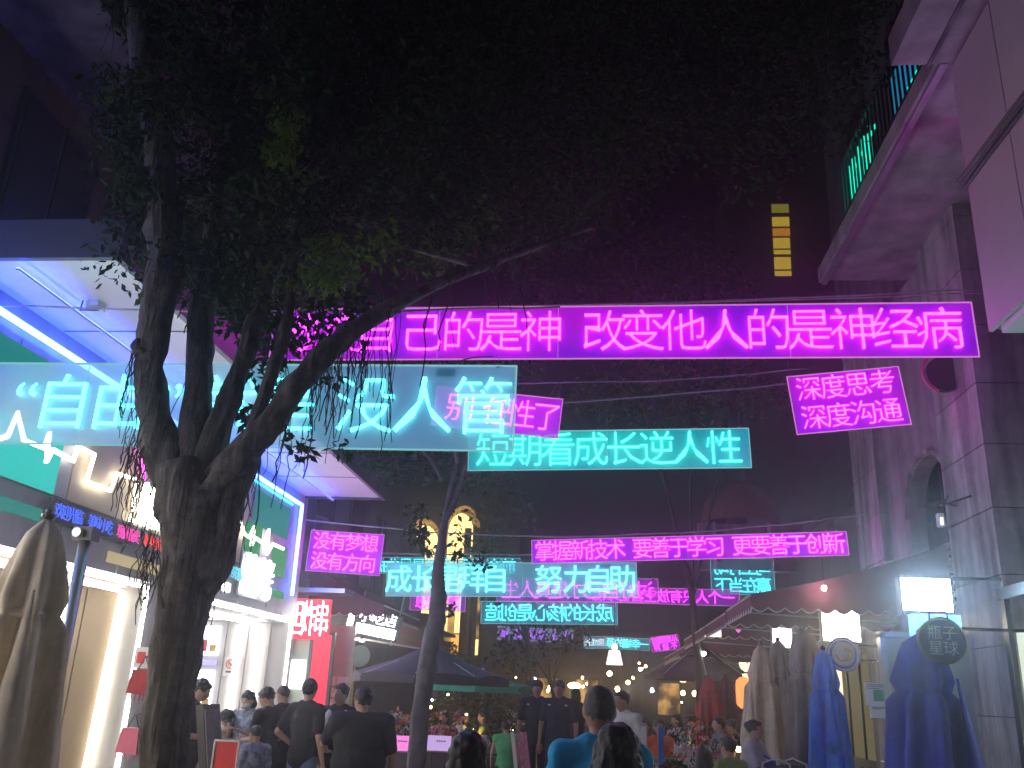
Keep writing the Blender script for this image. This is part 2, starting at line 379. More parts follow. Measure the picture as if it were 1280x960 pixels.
# ------------------------------------------------------------ LEFT: neon shop block
XL = -5.5
def wallp(px, py, x=XL): return PX(px, py, x)
lb = thing('shop_building', 'grey shop block on the left with zigzag light lines and a blue outlined front', 'building', (XL, 9, 0))
# lower front: piers and lintel around the two portals (recess 1: y 8.2-10.62, recess 2: y 12.15-16.04)
P0, P1, P2 = (1.5, 6.9), (7.4, 10.62), (12.15, 16.0)
m = MB()
m.ab((XL, -2, 0), (XL - .3, P0[0], 2.6)); m.ab((XL, P0[1], 0), (XL - .3, P1[0], 2.6)); m.ab((XL, P1[1], 0), (XL - .3, P2[0], 2.6))
m.ab((XL, P2[1], 0), (XL - .3, 16.25, 2.6)); m.ab((XL, -2, 2.6), (XL - .3, 16.25, 4.9))
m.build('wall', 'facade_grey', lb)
MB().ab((XL - .3, 16.05, 0), (XL - 6, 16.25, 14)).build('end_wall', 'facade_wall', lb)
# portals: back wall, ceiling, sides
for i, (a, b) in enumerate((P1, P2, P0)):
    q = MB(); q.ab((XL - 1.9, a - .02, 0), (XL - 2.0, b + .02, 2.75))
    q.build('back_wall', ['inner_beige', 'inner_grey', 'inner_beige'][i], lb)
    for q in (MB().ab((XL - .3, a, 0), (XL - 1.9, a - .08, 2.6)), MB().ab((XL - .3, b, 0), (XL - 1.9, b + .08, 2.6))): q.build('side_wall', ['inner_beige', 'inner_grey', 'inner_beige'][i], lb)
    q = MB(); q.ab((XL - .3, a, 2.6), (XL - 1.9, b, 2.7)); q.build('ceiling', 'white_paint', lb)
    # vertical cladding boards on the recess back wall
    n = int((b - a) / .45)
    for k in range(n):
        y0 = a + (b - a) * k / n
        MB().ab((XL - 1.9, y0 + .01, .02), (XL - 1.87, y0 + (b - a) / n - .01, 2.58)).build('wall_board', ['inner_beige', 'inner_grey', 'inner_beige'][i], lb)
# fascia panels above the portals, one by one
edges = [-2, 0, 2, 4, 6, 7.4, 8.6, 9.8, 11, 12.2, 13.4, 14.6, 15.45]
for a, b in zip(edges[:-1], edges[1:]):
    MB().ab((XL, a + .012, 2.68), (XL + .05, b - .012, 3.0)).build('lintel_panel', 'facade_grey', lb)
    MB().ab((XL, a + .012, 3.28), (XL + .04, b - .012, 4.58)).build('facade_panel', 'facade_beige' if 8 < a < 12.5 else 'facade_grey', lb)
# printed light panels
def lightpanel(y0, y1, z0, z1, mat, x=.055): MB().ab((XL + .03, y0, z0), (XL + x, y1, z1)).build('light_panel', mat, lb)
lightpanel(4.5, 8.35, 3.28, 3.85, 'backlit_cyan'); lightpanel(3.5, 7.9, 4.18, 4.5, 'backlit_teal')
lightpanel(13.6, 15.2, 3.95, 4.48, 'backlit_teal'); lightpanel(13.35, 14.0, 3.3, 3.95, 'backlit_green', .06); lightpanel(14.6, 15.25, 3.3, 3.8, 'backlit_green', .07)
lightpanel(9.55, 11.0, 2.78, 2.9, 'backlit_beige', .075); lightpanel(13.3, 15.3, 2.95, 3.06, 'backlit_green', .08)
lightpanel(12.3, 13.0, 2.82, 2.94, 'screen_light', .075); lightpanel(4.0, 8.2, 2.98, 3.1, 'backlit_teal', .075)
# blue outline strip: along the top and down the far end
MB().tube([(XL + .08, -1, 4.68), (XL + .08, 15.7, 4.66)], .034, 8).build('outline_tube', 'tube_blue', lb)
MB().tube([(XL + .08, 15.7, 4.63), (XL + .08, 15.72, 3.05)], .034, 8).build('outline_tube', 'tube_blue', lb)
MB().tube([(XL + .06, 12, 4.60), (XL + .06, 15.25, 4.58)], .012, 6).build('outline_tube', 'neon_teal', lb)
# zigzag white light line (photo pixels on the facade plane)
zz1 = [(-40, 560), (10, 545), (22, 516), (30, 550), (55, 560), (62, 540), (58, 578), (66, 562), (92, 576), (97, 558), (118, 568), (108, 602), (138, 613), (146, 592), (172, 600), (163, 650), (205, 664)]
zz2 = [(242, 652), (262, 655), (300, 650), (306, 668), (312, 672), (318, 658), (314, 682), (319, 672), (330, 680), (336, 662), (334, 693), (341, 680), (354, 686)]
for z in (zz1, zz2):
    z = [wallp(*p, XL + .10) for p in z]
    MB().tube(z, .024, 6).build('zigzag_tube', 'zigzag_light', lb)
MB().tube([wallp(181, 600, XL + .10), wallp(176, 560, XL + .10)], .014, 6).build('zigzag_tube', 'neon_pink', lb)
# portal outline tubes
y0, y1 = P1[0], P1[1]
tubes = [[(XL + .03, y0, 2.62), (XL + .03, y1, 2.62), (XL + .03, y1, 0.0)], [(XL - .25, y0, 2.56), (XL - .25, y1 - .08, 2.56), (XL - .33, y1 - .08, 0)],
         [(XL + .03, P2[0], 0), (XL + .03, P2[0], 2.62), (XL + .03, P2[1], 2.62), (XL + .03, P2[1], 0)]]
tubes += [[(XL + .03, P0[0], 0), (XL + .03, P0[0], 2.58), (XL + .03, P0[1], 2.58), (XL + .03, P0[1], 0)]]
for y in (2.6, 3.8, 5.0, 6.2): MB().ab((XL - .2, y, 2.56), (XL - 1.7, y + .07, 2.595)).build('ceiling_light', 'shop_light', lb)
for z_ in (2.72, 2.95): MB().tube([(XL + .09, P0[0], z_), (XL + .09, P0[1], z_)], .045, 8).build('added_lintel_tube', 'tube_white', lb)  # extra tubes out of view, added to brighten the beige umbrella
for t in tubes: MB().tube(t, .026, 6).build('outline_tube', 'tube_warm' if t[0][0] < XL else 'tube_white', lb)
MB().tube([(XL - .95, y1 - .06, 1.95), (XL - .95, y1 - .06, 2.5)], .022, 6).build('wall_tube', 'tube_white', lb)
for x_, z_ in ((-6.38, .9), (-6.0, 1.2)): MB().tube([(x_, 15.93, z_), (x_, 15.93, 2.5)], .032, 6).build('wall_tube', 'tube_white', lb)
for k in range(4): MB().ab((-5.82 - .4 * k, 15.97, .02), (-6.20 - .4 * k, 15.999, 2.58)).build('wall_board', 'inner_grey', lb)
for k in range(4): MB().ab((-5.82 - .4 * k, 10.585, .02), (-6.20 - .4 * k, 10.619, 2.58)).build('wall_board', 'inner_beige', lb)
MB().ab((XL - .6, P2[0] + .1, 2.55), (XL - .7, P2[1] - .1, 2.59)).build('ceiling_light', 'tube_white', lb)
for y in (8.2, 9.0, 9.8): MB().disc((XL - .5, y, 2.585), .06, .02, 'z', 12).build('downlight', 'bulb_white', lb)
for z_a, z_b in ((2.0, 2.5), (1.1, 1.75)):
    ms = MB().ab((-7.25, 15.90, z_a), (-6.72, 15.96, z_b)).build('menu_screen', 'screen_light', lb)
    for k in range(3): MB().ab((-7.2 + .17 * k, 15.888, z_a + .06), (-7.08 + .17 * k, 15.899, z_a + .18 + .08 * (k % 2))).build('menu_picture', ['print_green', 'print_red', 'print_gold'][k], ms)
MB().ab((-7.25, 15.86, 1.83), (-6.72, 15.96, 1.93)).build('screen_shelf', 'screen_lilac', lb)
ct = MB().ab((-7.3, 14.6, 0), (-6.2, 15.2, 1.0)).build('counter', 'white_paint', lb)
for k in range(5): MB().lathe((-7.1 + .19 * k, 14.85, 1.0), [(.035, 0), (.045, .13), (.02, .14)], 10).build('cup', ['paper', 'print_red', 'paper', 'print_gold', 'print_green'][k], ct)
# canopy over the shops
cp = MB(); cp.ab((-4.04, 6.37, 4.9), (XL - .28, 16.05, 5.02)); cp.build('canopy', 'soffit', lb)
fa = MB(); fa.ab((-3.98, 6.31, 4.86), (-4.04, 16.1, 5.22)); fa.ab((-4.04, 6.31, 4.86), (XL - 4, 6.37, 5.22)); fa.ab((-4.04, 16.05, 4.86), (XL, 16.1, 5.22)); fa.build('fascia', 'fascia_grey', lb)
cb_ = MB().ab((-4.90, 6.4, 4.79), (-4.93, 15.9, 4.81)).build('cove_batten', 'soffit', lb); MB().ab((-4.905, 6.4, 4.812), (-4.925, 15.9, 4.816)).build('cove_strip', 'cove_blue', cb_)
MB().ab((-6.5, -3, 4.9), (XL - 4, 6.3, 5.02)).build('canopy_rear', 'soffit', lb)
for y in (8, 9.6, 11.2, 12.8, 14.4): MB().ab((-4.05, y, 4.893), (-5.48, y + .012, 4.8999)).build('soffit_joint', 'fascia_grey', lb)
# upper storeys: dark walls, balcony slabs, windows
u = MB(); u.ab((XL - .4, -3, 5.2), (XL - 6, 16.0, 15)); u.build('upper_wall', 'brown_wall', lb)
for z in (7.6, 10.4, 13.2):
    MB().ab((XL - .4, 2, z), (XL + .75, 10.5, z + .22)).build('balcony_slab', 'concrete_dark', lb)
    MB().ab((XL - .4, 11.6, z), (XL + .75, 15.8, z + .22)).build('balcony_slab', 'concrete_dark', lb)
    for (a, b) in ((2, 10.5), (11.6, 15.8)):
        q = MB(); q.ab((XL + .70, a, z + 1.15), (XL + .75, b, z + 1.2))
        y = a
        while y < b: q.box((XL + .725, y, z + .68), (.02, .02, .95)); y += .14
        q.build('railing', 'metal_dark', lb)
for z in (5.7, 8.3, 11.1):
    for y in (4.5, 7.2, 12.2, 14.2):
        f = MB().ab((XL - .4, y - .05, z - .05), (XL - .36, y + 1.35, z + 1.55)).build('window', 'metal_dark', lb)
        MB().ab((XL - .36, y, z), (XL - .345, y + .62, z + 1.5)).build('pane', 'glass_dark', f)
        MB().ab((XL - .36, y + .68, z), (XL - .345, y + 1.3, z + 1.5)).build('pane', 'glass_dark', f)

# signs standing on that facade
def wall_letters(name, label, text, px, py, Y, size, mat, step=None, glowback=None):
    p = PX(px, py, XL + .12); t = thing(name, label, 'sign', p); t.rotation_euler = (0, 0, PI / 2)
    put_text(t, text, 0, 0, size, step or size, mat, y=-.02)
    MB().box((0, .03, 0), (len(text) * (step or size) + .1, .03, size * 1.05)).build('backboard', glowback or 'facade_grey', t, loc=(0, 0, 0)); return t
wall_letters('shop_sign', 'blown-out white glowing letters beside the forked trunk, above the scrolling display', '鲜味', 196, 638, 0, .5, 'lightbox_white', .42, 'facade_beige')
wall_letters('shop_sign', 'blown-out white glowing letters on the green lit end of the shop front', '烧烤', 322, 722, 0, .62, 'lightbox_white', .62, 'facade_grey')
wall_letters('shop_sign', 'tiny aqua glowing lettering left of the big white letters on the shop front', '欢迎光临', 290, 715, 0, .17, 'led_aqua', .17, 'metal_dark')
p0, p1 = wallp(64, 647, XL + .08), wallp(206, 687, XL + .08)
led = thing('led_display', 'thin scrolling display with blue, pink and red characters above the left portal', 'display', (XL + .08, (p0.y + p1.y) / 2, 3.13)); led.rotation_euler = (0, 0, PI / 2)
MB().box((0, 0, 0), (p1.y - p0.y + .1, .05, .22)).build('housing', 'metal_dark', led, loc=(0, 0, 0))
wd = (p1.y - p0.y); tx = '欢迎光临，美味小吃，现做现卖，新鲜好味道'; k = len(tx)
for i, ch in enumerate(tx):
    if ch == '，': continue
    o = link('character', glyph(ch, 'led_blue' if i < 9 else 'led_pink' if i < 14 else 'led_red'), led, (-wd / 2 + wd * (i + .5) / k, -.03, 0)); o.scale = (.15,) * 3
# soffit lamp hanging
p = PX(122, 372, -4.75); fl = thing('flood_lamp', 'small white floodlight hanging on a rod under the shop canopy', 'lamp', p)
MB().tube([(p.x, p.y, p.z), (p.x + .02, p.y, 4.88)], .012, 6).build('rod', 'metal_dark', fl)
MB().box((p.x, p.y, p.z - .05), (.16, .10, .16), .4).build('housing', 'white_paint', fl)
MB().tube([(p.x - .09, p.y - .06, p.z + .04), (p.x - .1, p.y - .07, p.z - .16), (p.x + .08, p.y - .07, p.z - .16)], .008, 5).build('bracket', 'metal_dark', fl)
MB().ab((p.x - .06, p.y - .062, p.z - .11), (p.x + .06, p.y - .055, p.z + .01)).build('lens', 'paper', fl)
# no-smoking plate on the recess wall
p = PY(288, 833, 15.93); ns_ = thing('no_smoking_sign', 'small white no smoking plate on the grey portal wall right of the trunk', 'sign', p)
MB().box(p, (.24, .012, .32)).build('plate', 'paper', ns_)
q = MB(); pts = [(p.x + .075 * math.cos(a), p.y - .012, p.z + .04 + .075 * math.sin(a)) for a in [2 * PI * i / 20 for i in range(21)]]
q.tube(pts, .008, 5); q.tube([(p.x - .052, p.y - .012, p.z + .092), (p.x + .052, p.y - .012, p.z - .012)], .008, 5); q.box((p.x, p.y - .01, p.z + .04), (.09, .006, .014)); q.build('prohibition_mark', 'print_red', ns_)
MB().box((p.x, p.y - .01, p.z - .09), (.14, .006, .03)).build('printed_line', 'ink', ns_)

# ------------------------------------------------------------ LEFT far: second building with awning, signs
l2 = thing('annex_building', 'dark grey annex with a red awning behind the neon shop block', 'building', (-5.8, 20, 0))
m = MB(); m.ab((-5.9, 16.3, 0), (-11, 30, 6.2)); m.build('wall', 'dark_wall', l2)
m = MB(); m.ab((-5.9, 16.6, 0), (-5.6, 18.1, 3.3)); m.build('side_panel', 'pale_glass', l2)
for i, y in enumerate((18.3, 19.6, 20.9)):
    f = MB().ab((-5.9, y, .1), (-5.82, y + 1.1, 2.5)).build('window', 'metal_dark', l2)
    MB().ab((-5.82, y + .06, .2), (-5.80, y + 1.04, 2.4)).build('pane', 'stall_dim', f)
for i in range(3):
    MB().disc((-5.3, 19.4 + .5 * i, 2.55), .05, .02, 'z', 12).build('downlight', 'bulb_white', l2)
MB().ab((-5.9, 16.5, 3.2), (-4.7, 30, 3.28)).build('lintel', 'metal', l2)
for z in (3.9, 5.2):
    for y in (18, 20.5, 23, 26):
        f = MB().ab((-5.9, y, z - .3), (-5.86, y + 1.2, z + .7)).build('window', 'metal_dark', l2)
        MB().ab((-5.86, y + .05, z - .25), (-5.85, y + 1.15, z + .65)).build('pane', 'glass_dark', f)

def awning(label, X0, X1, z0, z1, ya, yb, mat='awning_red', side=1, valance=.20, writing=None, pole=True, stripes=6):
    """sloping cloth from wall (X0,z0) to eave (X1,z1) with scalloped valances; X1 is the street side"""
    t = thing('awning', label, 'awning', (X0, ya, z1))
    n = 14; sg = .06
    def zr(u): return z0 + (z1 - z0) * u - sg * math.sin(PI * u)
    q = MB(); vs = []; 
    for i in range(n + 1):
        u = i / n; x = X0 + (X1 - X0) * u
        for y in (ya, yb): vs += [(x, y, zr(u)), (x, y, zr(u) + .02)]
    fs = []
    for i in range(n):
        a = i * 4; b = a + 4; fs += [(a, a + 2, b + 2, b), (a + 1, b + 1, b + 3, a + 3), (a, b, b + 1, a + 1), (a + 2, a + 3, b + 3, b + 2)]
    fs += [(0, 1, 3, 2), (n * 4, n * 4 + 2, n * 4 + 3, n * 4 + 1)]
    q.add(vs, fs); q.build('canopy_cloth', mat, t)
    # triangular side cloths
    for y in (ya, yb):
        q = MB(); pl = [(X0, y, z1 - .0)] + [(X0 + (X1 - X0) * i / n, y, zr(i / n)) for i in range(n + 1)]
        q.prism([Vector(p) for p in pl], (0, .012 if y == ya else -.012, 0)); q.build('side_cloth', mat, t)
    # scalloped valance: side facing the camera, and street side
    def val(p0, p1, name):
        p0, p1 = Vector(p0), Vector(p1); L = (p1 - p0).length; ns = max(3, round(L / .22)); d = (p1 - p0).normalized(); nn = d.cross(Vector((0, 0, 1))) * .008
        k = ns * 8; vs = []; fs = []; edge = []
        for i in range(k + 1):
            u = i / k; b = valance * (.72 + .28 * abs(math.sin(PI * u * ns))); p = p0 + (p1 - p0) * u
            vs += [p + nn, p - nn, p + nn - Vector((0, 0, b)), p - nn - Vector((0, 0, b))]; edge.append(p - Vector((0, 0, b)))
        for i in range(k):
            a = i * 4; b = a + 4; fs += [(a, b, b + 2, a + 2), (a + 1, a + 3, b + 3, b + 1), (a + 2, b + 2, b + 3, a + 3), (a, a + 1, b + 1, b)]
        vo = MB().add(vs, fs).build(name, mat, t); MB().tube(edge, .012, 4).build('trim', 'trim_white', vo)
    val((X0, ya - .01, z1), (X1, ya - .01, z1), 'valance'); val((X1, ya, z1), (X1, yb, z1), 'valance')
    MB().tube([(X1, ya, z1 + .01), (X1, yb, z1 + .01)], .02, 6).build('front_bar', 'metal', t)
    for y in (ya + .1, yb - .1): MB().tube([(X0, y, z1 - .1), (X1, y, z1)], .015, 6).build('arm', 'metal', t)
    return t
awning('maroon awning with white scalloped edge on the annex left of the second tree', -5.6, -4.1, 3.75, 3.05, 17.2, 22.5)
# blade sign
t = thing('blade_sign', 'red backlit sign with three white glowing characters beside the left portal', 'sign', PY(388, 774, 16.6))
MB().box((0, 0, 0), (.72, .12, .72)).build('box', 'backlit_red', t, loc=(0, 0, 0))
put_text(t, '坦炸串', 0, 0, .42, .235, 'lightbox_white', y=-.08)
for c in t.children:
    if c.name.startswith('character'): c.scale = (.26, .3, .62)
p = t.location
t2 = thing('shop_doorway', 'narrow door frame with red glass under the red backlit sign', 'door', (p.x, 16.7, 0))
for dx in (-.36, 0.02, .42): MB().ab((p.x + dx, 16.66, 0), (p.x + dx + .06, 16.74, 2.5)).build('post', 'metal_dark', t2)
MB().ab((p.x - .30, 16.69, .1), (p.x + .02, 16.71, 2.45)).build('pane', 'pale_glass', t2)
MB().ab((p.x + .08, 16.69, 1.2), (p.x + .42, 16.71, 2.45)).build('pane', 'backlit_red', t2)
MB().ab((p.x - .28, 16.67, 1.5), (p.x - .02, 16.685, 2.0)).build('poster', 'screen_light', t2)
# white box sign under awning
t = thing('light_box_sign', 'tilted white glowing box sign with two lines under the maroon awning', 'sign', PY(472, 781, 18.0)); t.rotation_euler = (0, R(9), 0)
MB().box((0, 0, 0), (.95, .10, .5)).build('box', 'metal_dark', t, loc=(0, 0, 0))
put_text(t, '小吃店', .0, .12, .24, .26, 'lightbox_white', y=-.07)
MB().box((0, -.07, -.13), (.8, .02, .18)).build('lit_line', 'lightbox_white', t, loc=(0, 0, 0))
MB().box((-.55, -.02, .05), (.10, .06, .40)).build('lit_symbol', 'lightbox_white', t, loc=(0, 0, 0))
MB().tube([(-.4, 0, .25), (-.4, 0, .6)], .015, 5).tube([(.4, 0, .25), (.4, 0, .65)], .015, 5).build('hanger', 'metal', t, loc=(0, 0, 0))
# round blank board
c = PY(450, 820, 18.3); t = thing('round_sign', 'round pale blank board hanging left of the plum umbrella', 'sign', c)
MB().disc(c, .21, .05).build('board', 'pale_glass', t); MB().tube([c + Vector((.0, 0, .2)), c + Vector((0, 0, .75))], .012, 5).build('hanger', 'metal_dark', t)
# notice sheets on the annex
c = PY(420, 850, 17.4); 
MBs = MB().ab((c.x - .22, 17.36, c.z - .9), (c.x + .3, 17.40, c.z + 1.0)); tag(MBs.build('notice_board', 'pale_glass'), 'greenish glass board covered with white notices behind the waiting people', 'board')
nb = bpy.data.objects['notice_board']
for i in range(6):
    MB().ab((c.x - .2 + .24 * (i % 2), 17.34, c.z - .1 - .2 * (i // 2)), (c.x + .0 + .24 * (i % 2), 17.36, c.z + .06 - .2 * (i // 2))).build('notice', 'paper', nb)
# brown-red awning box side on far left
t = thing('awning_box', 'dark red boxy awning end with a pale bar left of the second tree trunk', 'awning', PY(520, 790, 21.5)); c = t.location
MB().box(c + Vector((0, 0, 0)), (.75, 1.6, .75)).build('cloth', 'awning_brown', t); MB().tube([c + Vector((-.39, -.81, -.37)), c + Vector((-.39, -.81, .4))], .02, 5).build('bar', 'trim_white', t)
MB().tube([c + Vector((-1.4, -.82, -.2)), c + Vector((.4, -.82, -.42))], .022, 5).build('bar', 'trim_white', t)

# ------------------------------------------------------------ background: warm lit hall
bl = thing('lit_hall', 'warm floodlit hall with tall arched openings behind the second tree', 'building', (-6.5, 36, 0))
Yh = 34
def hp(px, py): return PY(px, py, Yh)
a, b = hp(490, 950), hp(652, 600)
MB().ab((a.x, Yh + .4, 0), (b.x, Yh + 6, hp(560, 632).z)).build('wall', 'dark_wall', bl)
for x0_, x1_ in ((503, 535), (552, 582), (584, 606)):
    A_, B_ = hp(x0_, 818), hp(x1_, 700); MB().ab((A_.x, Yh + .37, A_.z), (B_.x, Yh + .395, B_.z)).build('floodlit_bay_glow', 'flood_or_pane_glow', bl)  # floodlight on the wall, given as glowing sheets
def archpoly(x0, x1, z0, z1, y, n=10):
    r = (x1 - x0) / 2; c = (x0 + x1) / 2; rise = min(r * 1.5, (z1 - z0) * .6)
    return [Vector((x0, y, z0)), Vector((x1, y, z0))] + [Vector((c + r * math.cos(PI * i / n), y, z1 - rise + rise * math.sin(PI * i / n))) for i in range(n + 1)]
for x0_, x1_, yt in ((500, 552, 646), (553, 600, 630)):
    A_, B_ = hp(x0_, 712), hp(x1_, yt); MB().prism(archpoly(A_.x, B_.x, A_.z, B_.z, Yh + .37), (0, .025, 0)).build('floodlit_bay_glow', 'flood_or_pane_glow', bl)
for (x0, y0, x1, y1, mt, sh) in ((505, 705, 549, 655, 'warm_window', 0), (556, 705, 591, 640, 'warm_window', 1), (505, 780, 537, 715, 'warm_window', 0), (552, 790, 562, 700, 'warm_window', 0), (566, 790, 582, 705, 'warm_window', 0), (586, 797, 596, 705, 'warm_amber', 0), (598, 803, 606, 715, 'warm_window', 0),
                              (505, 818, 530, 792, 'warm_amber', 0), (561, 815, 580, 793, 'warm_amber', 0), (586, 818, 600, 799, 'warm_window', 0)):
    A_, B_ = hp(x0, y0), hp(x1, y1)
    q = MB()
    if y0 - y1 > 40: q.prism(archpoly(A_.x, B_.x, A_.z, B_.z, Yh + .32), (0, .05, 0))
    else: q.ab((A_.x, Yh + .32, A_.z), (B_.x, Yh + .41, B_.z))
    w_ = q.build('window', mt, bl)
    for k in range(1, 3):
        x = A_.x + (B_.x - A_.x) * k / 3; MB().ab((x - .008, Yh + .3, A_.z), (x + .008, Yh + .35, B_.z - .3)).build('mullion', 'brown_wall', w_)
for px in (549, 595, 583, 607, 500):
    p = hp(px, 700); MB().tube([(p.x, Yh + .1, 0), (p.x, Yh + .1, hp(px, 660).z)], .13, 10).build('column', 'brown_wall', bl)
MB().ab((hp(500, 0).x, Yh, hp(0, 788).z), (hp(612, 0).x, Yh + .3, hp(0, 784).z + .1)).build('cornice', 'brown_wall', bl)

# ------------------------------------------------------------ RIGHT building
XR = 4.6
rb = thing('stone_building', 'tall pale stone building on the right with balcony and arched window', 'building', (5, 12, 0))
# stone pillar 1 (Y 11.0-12.4), built of face panels with recessed joints
def pillar(ya, yb, z0, z1, step=.78, x=XR):
    MB().ab((x + .03, ya + .02, z0), (x + .9, yb - .02, z1)).build('pillar_core', 'concrete_dark', rb)
    z = z0
    while z < z1:
        z2 = min(z + step, z1); MB().ab((x, ya, z + .007), (x + .06, yb, z2 - .007)).build('stone_panel', 'stone', rb)
        MB().ab((x, ya - .03, z + .007), (x + .7, ya, z2 - .007)).build('stone_panel', 'stone', rb); z = z2
pillar(11.0, 12.4, 0, 7.98); pillar(15.3, 16.7, 0, 7.98);
# back wall planes between the pillars
m = MB(); m.ab((XR + .75, 8.2, 0), (XR + 6, 17.5, 8.0)); m.build('wall', 'concrete_dark', rb)
MB().ab((XR + .4, 17.5, 0), (XR + 6, 28, 5.4)).build('rear_wing', 'dark_wall', rb)
MB().ab((XR + .35, 6.2, 0), (XR + .74, 7.55, 7.8)).build('side_wall', 'concrete', rb)
# arched bay between pillar 1 and 2
n = 14; ya, yb, zs, zt = 12.55, 14.35, 4.4, 5.15
pl = [Vector((XR + .16, 12.4, 2.6)), Vector((XR + .16, 12.4, 7.98)), Vector((XR + .16, 15.3, 7.98)), Vector((XR + .16, 15.3, 2.6)), Vector((XR + .16, yb, 2.6))]
pl += [Vector((XR + .16, (ya + yb) / 2 + (yb - ya) / 2 * math.cos(PI * i / n), zs + (zt - zs) * math.sin(PI * i / n))) for i in range(n + 1)] + [Vector((XR + .16, ya, 2.6))]
MB().prism(pl, (.25, 0, 0)).build('bay_wall', 'concrete', rb)
q = MB(); q.tube([(XR + .15, (ya + yb) / 2 + ((yb - ya) / 2 + .06) * math.cos(PI * i / n), zs + (zt - zs + .06) * math.sin(PI * i / n)) for i in range(n + 1)], .05, 6); q.build('arch_moulding', 'stone', rb)
w_ = MB().ab((XR + .5, ya, 2.2), (XR + .55, yb, zt)).build('arch_window', 'glass_dark', rb)
for y in (13.15, 13.75): MB().ab((XR + .46, y - .02, 2.2), (XR + .5, y + .02, zt)).build('mullion', 'metal_dark', w_)
z = 2.9
while z < 3.9: MB().ab((XR + .42, ya + .05, z), (XR + .45, yb - .05, z + .06)).build('louvre', 'concrete', w_); z += .12
# soffit + balcony above
MB().ab((3.44, 8.0, 7.98), (XR + 6, 13.3, 8.16)).build('balcony_slab', 'concrete', rb)
MB().ab((3.40, 8.0, 7.94), (3.44, 13.3, 8.165)).build('slab_edge', 'concrete', rb)
MB().ab((3.44, 8.0, 7.90), (3.52, 13.3, 7.979)).build('drip_edge', 'metal', rb)
rl = MB(); rl.ab((3.45, 8.2, 9.1), (3.50, 11.9, 9.15)); rl.ab((3.45, 8.2, 8.28), (3.50, 11.9, 8.31))
rl = rl.build('railing', 'metal_dark', rb)
y = 8.2
while y < 11.95: MB().ab((3.46, y, 8.2), (3.485, y + .025, 9.1)).build('baluster', 'metal_dark', rl); y += .15
MB().ab((XR + .2, 2, 8.16), (XR + 6, 17.5, 16)).build('upper_wall', 'concrete_dark', rb)
for y in (9.2, 9.75, 10.3, 10.85, 11.4): MB().ab((4.4, y, 8.16), (4.48, y + .45, 10.4)).build('shutter', 'facade_grey', rb)
MB().tube([(3.62, 10.6, 8.22), (3.62, 11.85, 8.22)], .025, 6).build('balcony_tube', 'balcony_teal', rb)
MB().tube([(3.62, 10.6, 9.0), (3.62, 11.85, 9.0)], .018, 6).build('balcony_tube', 'balcony_teal', rb)
for y in (10.7, 10.95, 11.2, 11.45, 11.7): MB().ab((3.54, y, 8.2), (3.57, y + .09, 9.05)).build('balcony_strip', 'balcony_teal', rb)
MB().ab((4.2, 10.5, 8.3), (4.22, 11.5, 10.4)).build('balcony_light_panel', 'balcony_blue', rb)
MB().tube([(4.15, 9.9, 9.62), (4.15, 10.7, 9.62)], .04, 6).build('balcony_tube', 'balcony_teal', rb)
MB().ab((2.95, 2, 7.9), (5.2, 8.02, 8.25)).build('upper_slab', 'concrete', rb)
MB().ab((3.3, 2, 7.875), (3.34, 8.02, 7.899)).build('slab_joint', 'concrete_dark', rb)
for z in (11.5, 14):
    for y in (12, 14.5): 
        f = MB().ab((XR + .14, y, z - .6), (XR + .199, y + 1.1, z + .9)).build('window', 'metal_dark', rb); MB().ab((XR + .12, y + .06, z - .5), (XR + .14, y + 1.04, z + .8)).build('pane', 'glass_dark', f)
# ground floor of the right building behind the blue umbrella
MB().ab((XR - .02, 12.45, 0), (XR + .12, 15.25, 2.55)).build('shop_wall', 'concrete', rb)
f = MB().ab((XR - .0, 9.2, .9), (XR + .3, 10.8, 2.45)).build('shop_or_fill_window', 'shop_glass_lit', rb)
MB().ab((XR + .02, 2.5, .8), (XR + .3, 5.8, 2.5)).build('shop_or_fill_window', 'shop_glass_lit', rb)  # unseen lit window, added to brighten the foreground people
MB().ab((XR + .1, 1, 0), (XR + .6, 6.2, 4.9)).build('near_wall', 'concrete', rb)
MB().ab((XR - .06, 10.85, 0), (XR + .0, 10.97, 2.9)).build('door_frame', 'metal_dark', rb)
MB().ab((XR - .10, 9.0, 0), (XR - .02, 9.14, 2.9)).build('door_frame', 'metal_dark', rb)
MB().ab((XR - .08, 7.0, 2.82), (XR - .02, 10.97, 2.95)).build('door_head', 'metal_dark', rb)
MB().ab((XR - .05, 7.3, 0), (XR + .2, 8.95, 2.6)).build('red_panel', 'awning_red', rb)
MB().ab((XR - .06, 7.35, .4), (XR - .052, 8.5, 1.7)).build('red_panel_poster', 'print_gold', rb)
for (a, b, mt) in ((15.4, 16.5, 'stall_light'), (16.9, 18.6, 'stall_dim'), (18.9, 20.4, 'stall_light'), (21, 23.5, 'stall_dim')):
    f = MB().ab((XR + .02, a, .75), (XR + .12 if b < 17 else XR + .395, b, 2.5)).build('stall_window', mt, rb)
    y = a + .35
    while y < b: MB().ab((XR - .02, y, .75), (XR + .019, y + .04, 2.5)).build('mullion', 'metal_dark', f); y += .85
